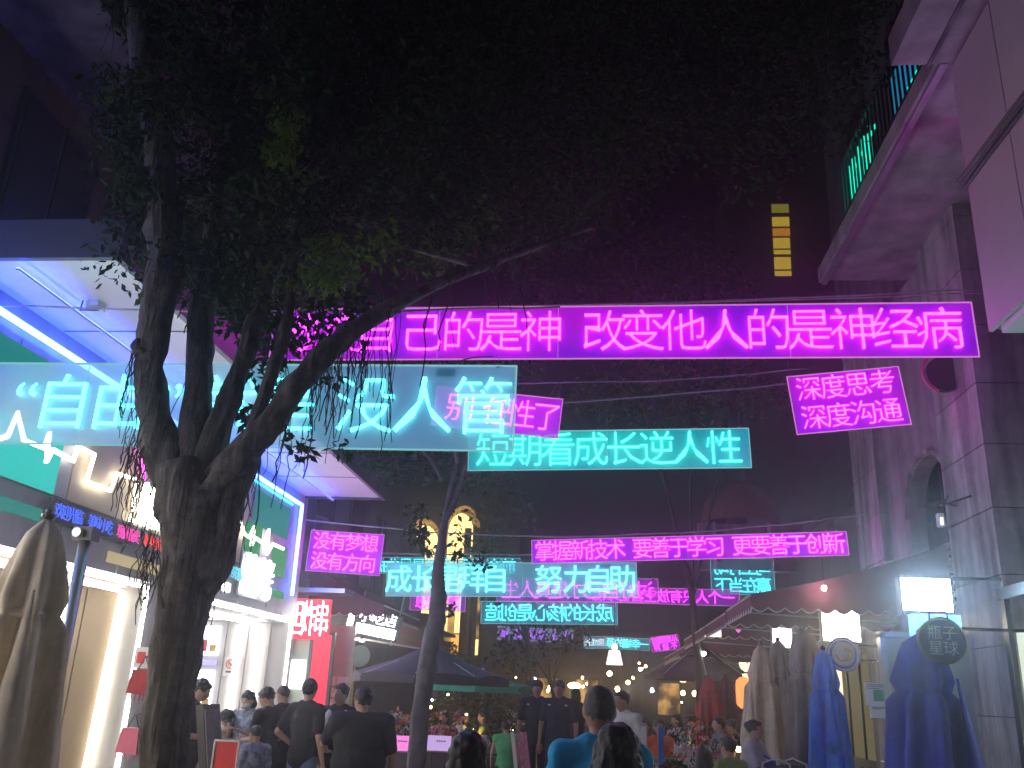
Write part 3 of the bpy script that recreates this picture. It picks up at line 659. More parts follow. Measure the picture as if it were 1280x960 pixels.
# big cladding box at upper right
bx = thing('cladding_box', 'pinkish lit flat panelled box hanging at the upper right edge', 'cladding', (3.9, 6, 4.9))
for (a, b) in ((1.5, 3.9), (3.9, 5.9), (5.9, 7.1), (7.1, 8.05)):
    MB().ab((3.55, a + .008, 4.93), (3.59, b - .008, 7.87)).build('panel', 'panel_board', bx)
MB().ab((3.59, 1.5, 4.95), (4.3, 8.03, 7.87)).build('core', 'concrete_dark', bx)
MB().ab((3.60, 4.2, 4.86), (4.3, 7.9, 4.945)).build('underside', 'white_paint', bx)
MB().ab((3.9, 5.0, 4.80), (4.0, 7.6, 4.86)).build('gutter', 'metal', bx)
# cables crossing the box
for i, (za, zb, dx) in enumerate(((7.9, 7.5, 0), (7.82, 7.46, .0), (7.7, 7.42, 0))):
    pts = [(3.53 - .02 * i, 8.1 - u * 3.6, PY(1213, 236, 8.1).z + .04 * i - .25 * u + .06 * math.sin(PI * u)) for u in [k / 12 for k in range(13)]]
    tag(MB().tube(pts, .018, 6).build('wall_cable', 'cable'), ['uppermost', 'middle', 'lowest'][i] + ' black cable draped over the pink panelled box', 'cable', 'cables on the panelled box')
# round speaker / satellite near S5
c = PY(1180, 468, 11.6); t = thing('dish_lamp', 'dark round dish with a pink rim mounted on the stone pillar under the long sign', 'lamp', c)
MB().disc(c, .24, .10).build('dish', 'metal_dark', t); MB().tube([c + Vector((-.28 * math.cos(a) - .02, -.08, .28 * math.sin(a))) for a in [(-1 + 2 * i / 12) * 1.2 for i in range(13)]], .02, 6).build('rim', 'pink_plastic', t)
MB().ab((c.x + .02, c.y, c.z - .03), (XR, c.y + .08, c.z + .03)).build('bracket', 'metal_dark', t)
# camera bracket on the pillar
c = PX(1195, 632, XR - .02); t = thing('security_camera', 'small white lamp on a knotted metal bracket on the stone pillar', 'camera', c)
MB().tube([c, c + Vector((-.25, -.1, .02)), c + Vector((-.45, -.2, -.05))], .016, 6).tube([c + Vector((-.1, -.04, .12)), c + Vector((-.25, -.1, -.12))], .014, 5).tube([c + Vector((0, -.5, .02)), c + Vector((-.1, .3, .05))], .013, 5).build('bracket', 'metal_dark', t)
MB().box(c + Vector((-.26, -.12, -.22)), (.07, .09, .17)).build('housing', 'white_paint', t)
MB().box(c + Vector((-.26, -.17, -.24)), (.035, .012, .10)).build('lens', 'pendant_light', t)
# rounded hood far right
c = PY(925, 655, 24); t = thing('rounded_hood', 'dusty rounded canopy hood on the far right building under the teal sign', 'canopy', c)
n = 12; q = MB(); vs = []
for j in range(7):
    p = PI / 2 * j / 6
    for i in range(n + 1):
        a = PI * i / n; vs.append(c + Vector((1.0 * math.cos(a) * math.cos(p), -.9 * math.sin(a) * math.cos(p), 1.15 * math.sin(p))))
fs = [(j * (n + 1) + i, j * (n + 1) + i + 1, (j + 1) * (n + 1) + i + 1, (j + 1) * (n + 1) + i) for j in range(6) for i in range(n)]
q.add(vs, fs); q.build('hood', 'awning_brown', t, True)
for dx in (-.7, .7): MB().tube([c + Vector((dx, -.2, 0)), c + Vector((dx, -.2, -1.2))], .04, 6).build('post', 'metal', t)
MB().ab((c.x - 1.1, c.y, c.z - 1.2), (c.x + 1.6, c.y + .3, c.z)).build('back_wall', 'concrete_dark', t)

# far right & end of street blocks
tg = thing('tower_block', 'dark distant tower with one lit column of yellow stair windows', 'building', (11, 50, 0))
a, b = PY(948, 960, 48), PY(1030, 235, 48)
MB().ab((a.x, 48, 0), (b.x + 4, 56, b.z + 3)).build('wall', 'dark_wall', tg)
for (y0, y1, mt) in ((256, 266, 'window_olive'), (272, 283, 'window_yellow'), (286, 295, 'window_amber'), (298, 318, 'window_yellow'), (322, 345, 'window_olive')):
    A_, B_ = PY(964 + (y0 - 256) * .05, y0, 48), PY(986 + (y0 - 256) * .05, y1, 48)
    f = MB().ab((A_.x, 47.93, B_.z), (B_.x, 47.99, A_.z)).build('window', mt if mt != 'window_olive' or y0 < 300 else 'window_yellow', tg)
    if y1 - y0 > 15: MB().ab((A_.x, 47.90, B_.z + (A_.z - B_.z) * .25), (B_.x, 47.93, B_.z + (A_.z - B_.z) * .32)).build('bar', 'metal_dark', f)
eb = thing('end_building', 'dark low building closing the far end of the street', 'building', (0, 46, 0))
MB().ab((-6, 45, 0), (9, 52, 4.6)).build('wall', 'dark_wall', eb)
for i in range(7):
    f = MB().ab((-5 + 1.9 * i, 44.95, .8), (-3.8 + 1.9 * i, 45.0, 2.4)).build('window', 'metal_dark', eb); MB().ab((-4.9 + 1.9 * i, 44.93, .9), (-3.9 + 1.9 * i, 44.95, 2.3)).build('pane', 'flood_or_pane_glow' if i in (1, 2, 4) else 'glass_dark', f)
fr = thing('terrace_building', 'dark row of shops behind the far right awnings', 'building', (5, 34, 0))
MB().ab((5.2, 28.1, 0), (12, 44, 5.0)).build('wall', 'dark_wall', fr)
for i in range(5):
    f = MB().ab((5.14, 29 + 3 * i, 3.2), (5.2, 30.4 + 3 * i, 4.5)).build('window', 'metal_dark', fr); MB().ab((5.12, 29.1 + 3 * i, 3.3), (5.14, 30.3 + 3 * i, 4.4)).build('pane', 'glass_dark', f)

# ------------------------------------------------------------ right awnings
awning('nearest maroon awning with scalloped white edge below the stone pillar on the right', 4.58, 2.0, 3.68, 2.95, 12.5, 14.9)
awning('second maroon awning from the camera in the right row of awnings', 4.58, 2.0, 3.6, 2.93, 15.05, 17.9)
awning('third maroon awning in the right row, with a pink heart on its edge', 4.58, 2.0, 3.55, 2.93, 18.05, 22.5)
awning('farthest red awning in the right row, behind the dark two-tier umbrella', 5.1, 2.1, 3.6, 2.85, 23.5, 31)

# ------------------------------------------------------------ NEON SIGNS
s1 = [380, 430, 472, 528, 580, 627, 677]; s1b = [755, 803, 855, 907, 960, 1012, 1066, 1119, 1174]
neon_sign('longest magenta neon sign, spanning nearly the whole street above all the others', (345, 388), (1213, 379), (345, 450), 10.0,
          [('改变自己的是神改变他人的是神经病', s1 + s1b)], size=.77, seams=(.25, .425, .75), drop=.12)
neon_sign('large see-through cyan neon sign behind the forked tree trunk on the left', (-40, 455), (645, 459), (-40, 553), 7.0,
          [('“自由”就是没人管', [33, 82, 152, 215, 285, 360, 458, 530, 604])], 'neon_cyan', 'acrylic_cyan', 'edge_cyan', size=.68, seams=(.235, .62), drop=.1)
neon_sign('tilted magenta neon sign half hidden behind the large cyan one', (548, 484), (703, 500), (548, 531), 11.5,
          [('别任性了', [575, 622, 652, 684])], 'neon_pink', size=.72)
neon_sign('teal green neon sign of eight characters in the middle under the long magenta one', (587, 541), (935, 536), (587, 588), 13.0,
          ['短期看成长逆人性'], 'neon_teal', 'acrylic_teal', 'edge_cyan', size=.86, seams=(.5,))
neon_sign('two-line magenta neon sign tilted up to the right beside the stone pillar', (984, 472), (1122, 459), (984, 543), 12.0,
          ['深度思考', '深度沟通'], 'neon_pink', size=.82, margin=.06)
neon_sign('two-line magenta neon sign at the left beside the blue outlined shop corner', (390, 663), (480, 669), (390, 713), 16.5,
          ['没有梦想', '没有方向'], size=.84, margin=.06)
neon_sign('long magenta neon sign in the middle distance reaching the right awnings', (665, 676), (1057, 665), (665, 704), 16.0,
          ['掌握新技术 要善于学习 更要善于创新'], size=.86, margin=.012, seams=(.5,))
neon_sign('large cyan see-through neon sign in front of the warm lit hall', (485, 704), (795, 704), (485, 745), 17.0,
          [('成长是拜自努力自助', [499, 531, 559, 590, 619, 686, 721, 748, 778])], 'neon_cyan', 'acrylic_cyan', 'edge_cyan', size=.8, seams=(.55,))
neon_sign('two-line cyan neon sign seen from behind above the right awnings', (888, 698), (966, 699), (888, 742), 24.0,
          ['马上行动', '赢在当下'], 'neon_cyan', 'acrylic_teal', 'edge_cyan', True, size=.84, margin=.06)
neon_sign('magenta neon sign seen from behind, right below the large cyan one before the lit hall', (622, 723), (822, 724), (622, 751), 20.0,
          ['讨好自己才是真人生'], mirror=True, size=.8)
neon_sign('magenta neon sign seen from behind, right end under the two-line cyan sign', (735, 733), (924, 738), (735, 752), 23.0,
          ['一个人只有放空自己才能'], 'neon_magenta', mirror=True, size=.84)
neon_sign('cyan neon sign seen from behind, lowest cyan one under the large cyan sign', (602, 752), (771, 753), (602, 779), 21.0,
          ['成长的核心是创造'], 'neon_cyan', 'acrylic_cyan', 'edge_cyan', True, size=.8)
neon_sign('cyan neon sign seen from behind at upper left of the lit hall', (462, 697), (650, 698), (462, 716), 23.5,
          ['前途光明道路总是最曲折'], 'neon_cyan', 'acrylic_cyan', 'edge_cyan', True, size=.9, drop=.3)
neon_sign('short magenta neon sign seen from behind through the second tree', (514, 741), (582, 743), (514, 762), 25.0,
          ['梦 想'], 'neon_magenta', mirror=True, size=.85)
neon_sign('small dim violet neon sign far down the street below all the cyan ones', (623, 783), (716, 788), (623, 799), 30.0,
          ['爱 重·现场 打卡'], 'neon_violet', 'acrylic_cyan', 'edge_magenta', size=.7)
neon_sign('far cyan neon sign seen from behind above the hanging white lamp shade', (757, 796), (812, 799), (757, 810), 30.0,
          ['一幸福的源'], 'neon_cyan', 'acrylic_teal', 'edge_cyan', True, size=.95)
neon_sign('far white neon sign seen from behind, left neighbour of the far cyan one', (730, 796), (756, 796), (730, 810), 30.0,
          ['泉成长'], 'neon_white', 'acrylic_teal', 'edge_cyan', True, size=.95)
neon_sign('small two-line magenta neon sign farthest down the street beside the red awning', (813, 797), (847, 793), (813, 815), 32.0,
          ['从容面对', '不放弃'], 'neon_magenta', mirror=True, size=.95)
# suspension cables
for lab, a, b, Y, sg in (('pair of pale cables carrying the longest magenta sign', (-150, 380), (1225, 366), 10.0, .12), ('second pale cable just under the top of the longest sign cable', (-150, 374), (1228, 361), 10.06, .18),
                     ('dark cable across the left canopy carrying the large cyan sign', (-260, 368), (700, 384), 7.0, .10), ('thin cable above the teal green sign', (300, 520), (1080, 470), 13.0, .12),
                     ('thin cable carrying the left two-line sign and the middle distance sign', (372, 648), (1100, 640), 16.2, .38), ('faint cable over the half hidden tilted sign', (420, 470), (1010, 462), 11.6, .15),
                     ('faint cable above the large cyan sign before the lit hall', (360, 690), (1010, 690), 17.1, .05), ('far cable over the signs seen from behind', (380, 700), (960, 690), 23.0, .1)):
    span_cable(lab, PY(*a, Y), PY(*b, Y), sg, .010 if Y < 12 else .014)

# ------------------------------------------------------------ TREES
def leaves(name, clumps, size, mat, parent, seed=1, droop=.25):
    rg = np.random.default_rng(seed); C, S = [], []
    for (c, r, n) in clumps:
        d = rg.normal(size=(n, 3)); d /= np.linalg.norm(d, axis=1)[:, None]; rad = rg.random(n) ** .45
        q = d * rad[:, None] * np.array(r if hasattr(r, '__len__') else (r, r, r * .8)); C.append(q + np.array(c)); S.append(np.full(n, size))
    C = np.vstack(C); n = len(C); s = np.concatenate(S) * rg.uniform(.5, 1.5, n)
    ax = rg.normal(size=(n, 3)); ax[:, 2] -= droop * 2; ax /= np.linalg.norm(ax, axis=1)[:, None]
    up = rg.normal(size=(n, 3)); w = np.cross(ax, up); w /= np.linalg.norm(w, axis=1)[:, None]
    L = s[:, None]; v = np.stack([C, C + ax * L * .45 + w * L * .22, C + ax * L, C + ax * L * .45 - w * L * .22], 1).reshape(-1, 3)
    me = bpy.data.meshes.new(name); me.vertices.add(4 * n); me.vertices.foreach_set('co', v.astype('f').ravel())
    me.loops.add(4 * n); me.loops.foreach_set('vertex_index', np.arange(4 * n, dtype='i'))
    me.polygons.add(n); me.polygons.foreach_set('loop_start', np.arange(0, 4 * n, 4, dtype='i')); me.polygons.foreach_set('loop_total', np.full(n, 4, dtype='i'))
    me.materials.append(M[mat]); me.update(); me.validate()
    o = link(name, me, parent, (-Vector(parent['_o'])) if parent is not None else None); o['kind'] = 'stuff'; return o
def path(pts, sub=4, wob=.03):
    P = [Vector(p) for p in pts]; out = []
    for i in range(len(P) - 1):
        a, b, c, d = P[max(i - 1, 0)], P[i], P[i + 1], P[min(i + 2, len(P) - 1)]
        for k in range(sub):
            t = k / sub; q = .5 * ((2 * b) + (c - a) * t + (2 * a - 5 * b + 4 * c - d) * t * t + (3 * b - a - 3 * c + d) * t ** 3)
            out.append(q + Vector((noise.noise(q * 1.7), noise.noise(q * 1.7 + Vector((5, 0, 0))), 0)) * wob)
    out.append(P[-1]); return out
def lerp_r(rs, n):
    return [float(np.interp(i / (n - 1) * (len(rs) - 1), range(len(rs)), rs)) for i in range(n)]
def limb(name, pxs, rs, parent, mat='bark', n=12, wob=.35, sub=4):
    pts = path([PY(*p) for p in pxs], sub); m = MB().tube(pts, lerp_r(rs, len(pts)), n, True, wob); return m.build(name, mat, parent, True), pts
T1 = thing('banyan_tree', 'big dark forked banyan tree in the left foreground with hanging roots', 'tree', PY(200, 1150, 6.0))
T1b = PY(200, 1150, 6.0); T1.location = (T1b.x, 6, 0); T1['_o'] = (T1b.x, 6, 0)
tr, tpts = limb('trunk', [(194, 1290, 6), (198, 1100, 6), (203, 980, 6), (207, 900, 6), (214, 830, 6), (230, 750, 6), (238, 690, 6), (240, 630, 6), (236, 585, 6)], [.22, .165, .148, .146, .155, .18, .205, .22, .20], T1, n=24, wob=.25)
LB = [([(228, 640, 6), (203, 560, 6), (189, 490, 5.95), (192, 420, 5.9), (206, 330, 5.9), (205, 240, 5.8), (186, 110, 5.7), (160, -60, 5.6)], [.17, .13, .115, .12, .13, .12, .10, .07]),
      ([(238, 640, 6), (244, 560, 6.05), (247, 480, 6.1), (250, 400, 6.2), (262, 310, 6.3), (290, 180, 6.5), (320, 20, 6.8), (330, -120, 7)], [.16, .12, .095, .09, .08, .07, .06, .04]),
      ([(248, 630, 6), (270, 555, 6.0), (292, 485, 6.1), (318, 410, 6.2), (345, 320, 6.4), (400, 190, 6.8), (470, 60, 7.2)], [.14, .10, .08, .07, .06, .05, .03]),
      ([(250, 650, 6), (285, 592, 5.95), (340, 525, 5.9), (395, 452, 5.9), (450, 408, 6.0), (530, 362, 6.3), (630, 322, 6.8), (740, 285, 7.5)], [.15, .12, .095, .085, .07, .05, .035, .015]),
      ([(305, 575, 5.95), (322, 520, 6.0), (345, 450, 6.1), (362, 385, 6.2), (372, 300, 6.3)], [.06, .05, .045, .04, .03]),
      ([(232, 770, 6), (262, 712, 6.0), (284, 650, 6.0), (300, 600, 5.98), (312, 565, 5.95)], [.14, .12, .105, .09, .07]),
      ([(190, 470, 5.92), (178, 440, 5.85), (172, 430, 5.8)], [.07, .05, .045])]
allp = []
for pxs, rs in LB:
    o, pts = limb('limb', pxs, rs, T1, n=12, wob=.55); allp += pts
# aerial roots
rm = MB(); rr = random.Random(3)
def root(p, L, r=.005):
    n = 9; pts = []; q = Vector(p); 
    for i in range(n): pts.append(q.copy()); q += Vector((rr.uniform(-.025, .025), rr.uniform(-.025, .025), -L / n))
    rm.tube(pts, r, 3, False)
for _ in range(230):
    p = rr.choice(allp); 
    if p.z < 2.6: continue
    root(p + Vector((rr.uniform(-.08, .08), rr.uniform(-.08, .08), 0)), rr.uniform(.25, 1.1), rr.choice((.003, .004, .006)))
for _ in range(45): root(PY(rr.uniform(395, 500), rr.uniform(385, 440), rr.uniform(6, 6.6)), rr.uniform(.3, 1.1), .004)
for _ in range(30): root(PY(rr.uniform(160, 185), rr.uniform(540, 600), 5.95), rr.uniform(.2, .6), .004)
for _ in range(25): root(PY(rr.uniform(180, 215), rr.uniform(640, 700), 5.85), rr.uniform(.3, .6), .004)
ro = rm.build('aerial_root', 'root', T1); ro['kind'] = 'stuff'
def lowline(x): return float(np.interp(x, [100, 180, 330, 420, 520, 640, 760, 900, 960, 1040, 1100], [60, 330, 410, 380, 355, 345, 290, 250, 235, 225, 30]))
cl = []; rg = random.Random(11); tw = MB()
def near_limb(p): return min(allp, key=lambda q: (q - p).length)
tries = 0
while len(cl) < 270 and tries < 6000:
    tries += 1
    x = rg.uniform(150, 1090); y = rg.uniform(-260, 400); Y = rg.uniform(6.3, 9.6) if x < 560 else rg.uniform(7.0, 9.7)
    if y > lowline(x) - 35: continue
    if x < 300 and rg.random() < .55: continue
    p = PY(x, y, Y)
    if p.z > 11.5: continue
    rad = rg.uniform(.35, .75); cl.append((p, rad, int(rad * rad * 900)))
    q = near_limb(p)
    if (q - p).length < .9 and rg.random() < .4:
        mid = (p + q) / 2 + Vector((rg.uniform(-.3, .3), rg.uniform(-.3, .3), rg.uniform(-.1, .3)))
        tw.tube(path([q, mid, p], 4, .05), lerp_r([.03, .018, .008], 9), 5, False)
tw.build('branch', 'bark', T1, True)['kind'] = 'stuff'
leaves('crown', cl, .085, 'leaf', T1, 5)
ms_ = []; r2 = random.Random(77)
for _ in range(90):
    q = r2.choice(allp)
    if q.z < 4.9: continue
    ms_.append((q + Vector((r2.uniform(-.25, .25), r2.uniform(-.45, .1), r2.uniform(-.15, .3))), r2.uniform(.18, .38), r2.randint(90, 210)))
for x, y in ((150, 300), (175, 230), (160, 150), (215, 130), (230, 60), (270, 110), (290, 200), (330, 260), (300, 300), (370, 120), (420, 80), (250, 230), (225, 330), (280, 330), (350, 40), (200, 20), (480, 230), (440, 190), (400, 240)):
    for k in range(2): ms_.append((PY(x + r2.uniform(-25, 25), y + r2.uniform(-25, 25), r2.uniform(5.5, 6.5)), r2.uniform(.25, .42), r2.randint(150, 260)))
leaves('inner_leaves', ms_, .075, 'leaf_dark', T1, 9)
br = [(PY(x, y, Y), r, int(n)) for (x, y, Y, r, n) in ((360, 150, 6.0, .17, 150), (352, 190, 6.05, .16, 130), (372, 230, 6.2, .2, 120), (350, 270, 6.2, .18, 90), (410, 310, 6.2, .20, 150), (425, 345, 6.3, .22, 150), (390, 350, 6.2, .25, 110), (345, 340, 6.2, .3, 110), (600, 270, 7, .2, 80), (180, 365, 5.9, .07, 12), (585, 285, 7, .15, 60), (470, 300, 6.6, .3, 130), (540, 320, 6.9, .28, 120))]
leaves('lit_leaves', br, .075, 'leaf_lit', T1, 6)
dk = [(PY(x, y, Y), r, int(n)) for (x, y, Y, r, n) in ((340, 400, 6.4, .25, 190), (365, 425, 6.3, .22, 120), (300, 400, 6.4, .22, 150), (330, 460, 6.3, .17, 70), (348, 500, 6.2, .14, 60), (385, 415, 6.4, .18, 70), (410, 470, 6.3, .12, 30), (375, 560, 6.2, .15, 45), (400, 395, 6.3, .2, 120), (445, 385, 6.3, .2, 120), (290, 360, 6.4, .3, 260), (240, 350, 6.4, .3, 260), (320, 320, 6.5, .4, 380), (310, 520, 6.2, .12, 40), (430, 560, 6.4, .1, 20), (450, 430, 6.4, .10, 18))]
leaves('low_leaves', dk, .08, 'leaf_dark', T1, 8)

T2 = thing('street_tree', 'slim leaning tree with a pale trunk in front of the warm lit hall', 'tree', (PY(520, 960, 13).x, 13, 0))
_, p2 = limb('trunk', [(517, 1130, 13), (518, 1020, 13), (520, 950, 13), (527, 880, 13), (537, 820, 13), (547, 760, 13), (549, 710, 13), (556, 650, 13), (572, 580, 13.1)], [.15, .14, .13, .122, .125, .12, .085, .05, .03], T2, 'bark_pale', 14, .3)
for pxs, rs in (([(553, 600, 13), (535, 570, 13.1), (505, 545, 13.3)], [.03, .025, .012]), ([(556, 650, 13), (575, 610, 13), (592, 540, 13.2), (620, 470, 13.5)], [.05, .04, .03, .02]), ([(572, 580, 13.1), (560, 500, 13.2), (545, 420, 13.4)], [.05, .04, .02])):
    o, q = limb('limb', pxs, rs, T2, 'bark_pale', 8, .3); p2 += q
leaves('crown', [(PY(x, y, Y), r, n) for (x, y, Y, r, n) in ((500, 585, 13.3, .42, 240), (540, 575, 13.5, .45, 260), (470, 570, 13.6, .4, 200), (585, 600, 13.4, .35, 110), (490, 560, 14, .5, 260), (560, 480, 13.6, .8, 420), (620, 450, 13.8, .8, 420), (500, 480, 14, .8, 400), (665, 410, 14, .9, 420), (522, 668, 13.2, .20, 110), (535, 690, 13.2, .12, 40), (572, 690, 13.2, .12, 30), (560, 760, 13.3, .14, 30), (598, 700, 13.3, .2, 60), (525, 667, 13.2, .22, 45), (575, 672, 13.2, .20, 30), (520, 640, 13.2, .22, 45), (565, 645, 13.3, .2, 30))], .11, 'leaf', T2, 12)
def bg_tree(label, base, Y, clumps, mat, lsz=.16, seed=1, h=5):
    b = PY(base, 870, Y); t = thing('street_tree', label, 'tree', (b.x, Y, 0))
    top = PY(*clumps[0][:2], Y); MB().tube(path([(b.x, Y, 0), (b.x + .1, Y, h * .4), (b.x - .1, Y, h * .7), top], 4, .08), lerp_r([.10, .08, .06, .03], 13), 8).build('trunk', 'root', t, True)
    for c in clumps[1:3]: MB().tube(path([(b.x, Y, h * .6), PY(c[0], c[1], Y)], 4, .05), lerp_r([.04, .02], 5), 6).build('limb', 'root', t, True)
    leaves('crown', [(PY(x, y, Y + dy), r, n) for (x, y, dy, r, n) in clumps], lsz, mat, t, seed); return t
bg_tree('leafy tree seen between the long magenta sign and the teal green sign', 868, 20, [(800, 490, 0, 1.0, 330), (860, 500, .5, 1.1, 380), (920, 480, 0, .9, 300), (740, 500, .5, .9, 260), (960, 500, 1, .7, 160), (830, 460, 1, 1.0, 300), (780, 330, 2, 1.6, 520), (860, 320, 1, 1.5, 420), (700, 350, 1, 1.5, 420), (820, 400, 1, 1.5, 400), (900, 360, 1, 1.1, 300)], 'leaf_olive', .17, 21, 6)
bg_tree('narrow olive green tree right of the lit hall', 655, 26, [(607, 680, 0, .6, 200), (612, 640, 0, .7, 240), (603, 720, .3, .5, 120), (640, 640, .5, .8, 140), (618, 600, 0, .8, 200)], 'leaf_olive', .18, 22, 5)
bg_tree('sparse dark tree in the middle beyond the green umbrella', 690, 27, [(680, 800, 0, .9, 160), (650, 790, 0, .8, 140), (710, 790, .4, .8, 140), (640, 820, 0, .8, 160)], 'leaf_dark', .18, 23, 3)
bl2 = thing('shrub', 'yellow green lit shrub on the ledge of the warm lit hall', 'shrub', PY(560, 822, 30)); MB().tube([PY(560, 832, 30), PY(560, 812, 30)], .05, 6).build('stem', 'bark', bl2)
leaves('foliage', [(PY(558, 815, 30), .35, 160), (PY(572, 819, 30), .25, 90), (PY(548, 820, 30), .2, 60)], .16, 'leaf_lit', bl2, 25)
MB().ab((PY(535, 0, 30).x, 29.6, 0), (PY(600, 0, 30).x, 30.6, PY(560, 832, 30).z)).build('planter', 'dark_wall', bl2)

# ------------------------------------------------------------ UMBRELLAS
def closed_umbrella(label, px, py, Y, h, wtop, wbot, zlow, mat, n=8, seed=0, cover=None, tie=.72, group='closed umbrellas standing along the street'):
    p = PY(px, py, Y); t = thing('closed_umbrella', label, 'umbrella', (p.x, Y, 0)); r_ = random.Random(seed); ph = r_.uniform(0, 6)
    z1 = p.z; H = z1 - zlow; prof = []
    for i in range(22):
        u = i / 21; w = np.interp(u, [0, .06, .3, 1 - tie, .8, 1], [.12, .38, .8, .72, 1.0, 1.0]) if False else 0
        ww = float(np.interp(u, [0, .04, .10, .20, .35, .5, .75, 1], [0, .10, .22, .42, .62, .72, .90, 1.0]))
        ww = wtop * min(1, u * 14 + .25) + (wbot - wtop) * ww
        if abs(u - (1 - tie)) < .035: ww *= .80
        prof.append((ww / 2, z1 - H * u))
    prof = prof[::-1]
    def fn(a, z):
        u = (z1 - z) / H; amp = min(1, u * 3) * .26
        return 1 + amp * math.sin(n * a + ph + 1.2 * u) + .10 * math.sin(3 * a + ph * 2 + 2.3 * u) + .06 * noise.noise(Vector((a * 2, z * 3, seed)))
    MB().lathe((p.x, Y, 0), prof, 72, fn).build('cloth', mat, t, True)
    zt = z1 - H * (1 - tie); rt_ = float(np.interp(zt, [q_[1] for q_ in prof], [q_[0] for q_ in prof])); MB().lathe((p.x, Y, 0), [(rt_ * .98, zt - .03), (rt_ * 1.06, zt), (rt_ * .98, zt + .03)], 72, lambda a, z: fn(a, z) * .5 + .5).build('tie', mat, t, True)
    MB().tube([(p.x, Y, 0), (p.x, Y, z1 + .05)], .024, 8).build('pole', 'metal_dark', t)
    MB().lathe((p.x, Y, 0), [(.03, z1 - .01), (.04, z1 + .01), (.04, z1 + .025), (.02, z1 + .04)], 10).build('cap', 'metal_dark', t)
    MB().box((p.x, Y, .05), (.5, .5, .1)).build('base', 'concrete_dark', t)
    # loose flap of cloth
    a = r_.uniform(3.6, 5.6); q = MB(); pts = []
    for i in range(7):
        u = i / 6; rr_ = wtop / 2 + (wbot - wtop) / 2 * (.6 + .5 * u); z = z1 - H * (.22 + .5 * u)
        for da in (-.28 * (u + .15), .28 * (u + .15)):
            for ex in (1.10, 1.16): pts.append((p.x + math.cos(a + da) * rr_ * ex, Y + math.sin(a + da) * rr_ * ex, z))
    fs = []
    for i in range(6):
        k = i * 4; fs += [(k, k + 2, k + 6, k + 4), (k + 1, k + 5, k + 7, k + 3), (k, k + 4, k + 5, k + 1), (k + 2, k + 3, k + 7, k + 6)]
    q.add(pts, fs + [(0, 1, 3, 2), (24, 26, 27, 25)]); q.build('flap', mat, t, True)
    return t
closed_umbrella('tall beige closed umbrella at the far left edge, nearest the camera', 60, 648, 5.0, 0, .14, .60, .5, 'fabric_beige', 7, 1)
closed_umbrella('dark navy closed umbrella below the white glowing sign on the right', 1150, 792, 10.0, 0, .30, .78, .35, 'fabric_navy', 7, 2)
closed_umbrella('bright blue closed umbrella right of the taupe one', 1028, 812, 12.6, 0, .16, .52, .55, 'fabric_blue', 5, 3)
closed_umbrella('beige closed umbrella right of the dark two-tier umbrella', 950, 806, 14.6, 0, .16, .56, .6, 'fabric_beige', 6, 4)
closed_umbrella('taupe closed umbrella between the beige and the bright blue one', 1003, 788, 13.4, 0, .3, .56, .5, 'fabric_taupe', 7, 5)
closed_umbrella('second taupe closed umbrella tucked behind the beige one', 972, 800, 15.6, 0, .2, .5, .6, 'fabric_taupe', 7, 6)
closed_umbrella('red closed umbrella under the dark two-tier umbrella', 886, 846, 19.0, 0, .16, .62, .5, 'fabric_red', 7, 7)
closed_umbrella('maroon closed umbrella beside the red one', 907, 846, 19.6, 0, .16, .6, .5, 'fabric_maroon', 7, 8)
def open_umbrella(label, px, py, Y, rad, drop, mat, tiers=1, n=8, pole='metal', valance=True, fringe=False):
    p = PY(px, py, Y); t = thing('open_umbrella', label, 'umbrella', (p.x, Y, 0)); z1 = p.z
    def cone(r0, r1, za, zb, sag, nm, par):
        q = MB(); m_ = 6; vs = []
        for j in range(m_ + 1):
            u = j / m_; r = r0 + (r1 - r0) * u; z = za + (zb - za) * u - sag * math.sin(PI * u)
            for k in range(n * 6):
                a = 2 * PI * k / (n * 6); f = math.cos(PI / n) / math.cos(((a) % (2 * PI / n)) - PI / n); f = 1 + (f - 1) * .9
                dz = -.05 * u * math.sin(PI * ((a * n / (2 * PI)) % 1)) * -1
                vs.append((p.x + r * f * math.cos(a), Y + r * f * math.sin(a), z + dz))
        N = n * 6; fs = [(j * N + k, j * N + (k + 1) % N, (j + 1) * N + (k + 1) % N, (j + 1) * N + k) for j in range(m_) for k in range(N)]
        o = q.add(vs, fs).build(nm, mat, par)
        so = o.modifiers.new('s', 'SOLIDIFY'); so.thickness = .012; return o
    if tiers == 2:
        cone(.02, rad * .42, z1, z1 - drop * .5, .02, 'top_canopy', t); cone(rad * .30, rad, z1 - drop * .5, z1 - drop, .03, 'canopy', t)
    else: cone(.02, rad, z1, z1 - drop, .04, 'canopy', t)
    q = MB(); zb = z1 - drop; vs = []; N = n * 6
    for k in range(N):
        a = 2 * PI * k / N; f = math.cos(PI / n) / math.cos((a % (2 * PI / n)) - PI / n); f = 1 + (f - 1) * .9; dz = .05 * math.sin(PI * ((a * n / (2 * PI)) % 1))
        for z in (zb + dz, zb - .09 + .02 * math.sin(a * n * 3)): vs.append((p.x + rad * f * math.cos(a), Y + rad * f * math.sin(a), z))
    va = q.add(vs, [(2 * k, 2 * k + 1, (2 * k + 3) % (2 * N), (2 * k + 2) % (2 * N)) for k in range(N)]).build('valance', mat, t); so = va.modifiers.new('s', 'SOLIDIFY'); so.thickness = .01
    for k in range(n):
        a = 2 * PI * k / n; MB().tube([(p.x, Y, z1 - .06), (p.x + rad * math.cos(a), Y + rad * math.sin(a), zb)], .012, 4).build('rib', 'metal', t)
    MB().tube([(p.x, Y, 0), (p.x, Y, z1 + .08)], .028, 8).build('pole', pole, t); MB().box((p.x, Y, .05), (.6, .6, .1)).build('base', 'concrete_dark', t)
    return t
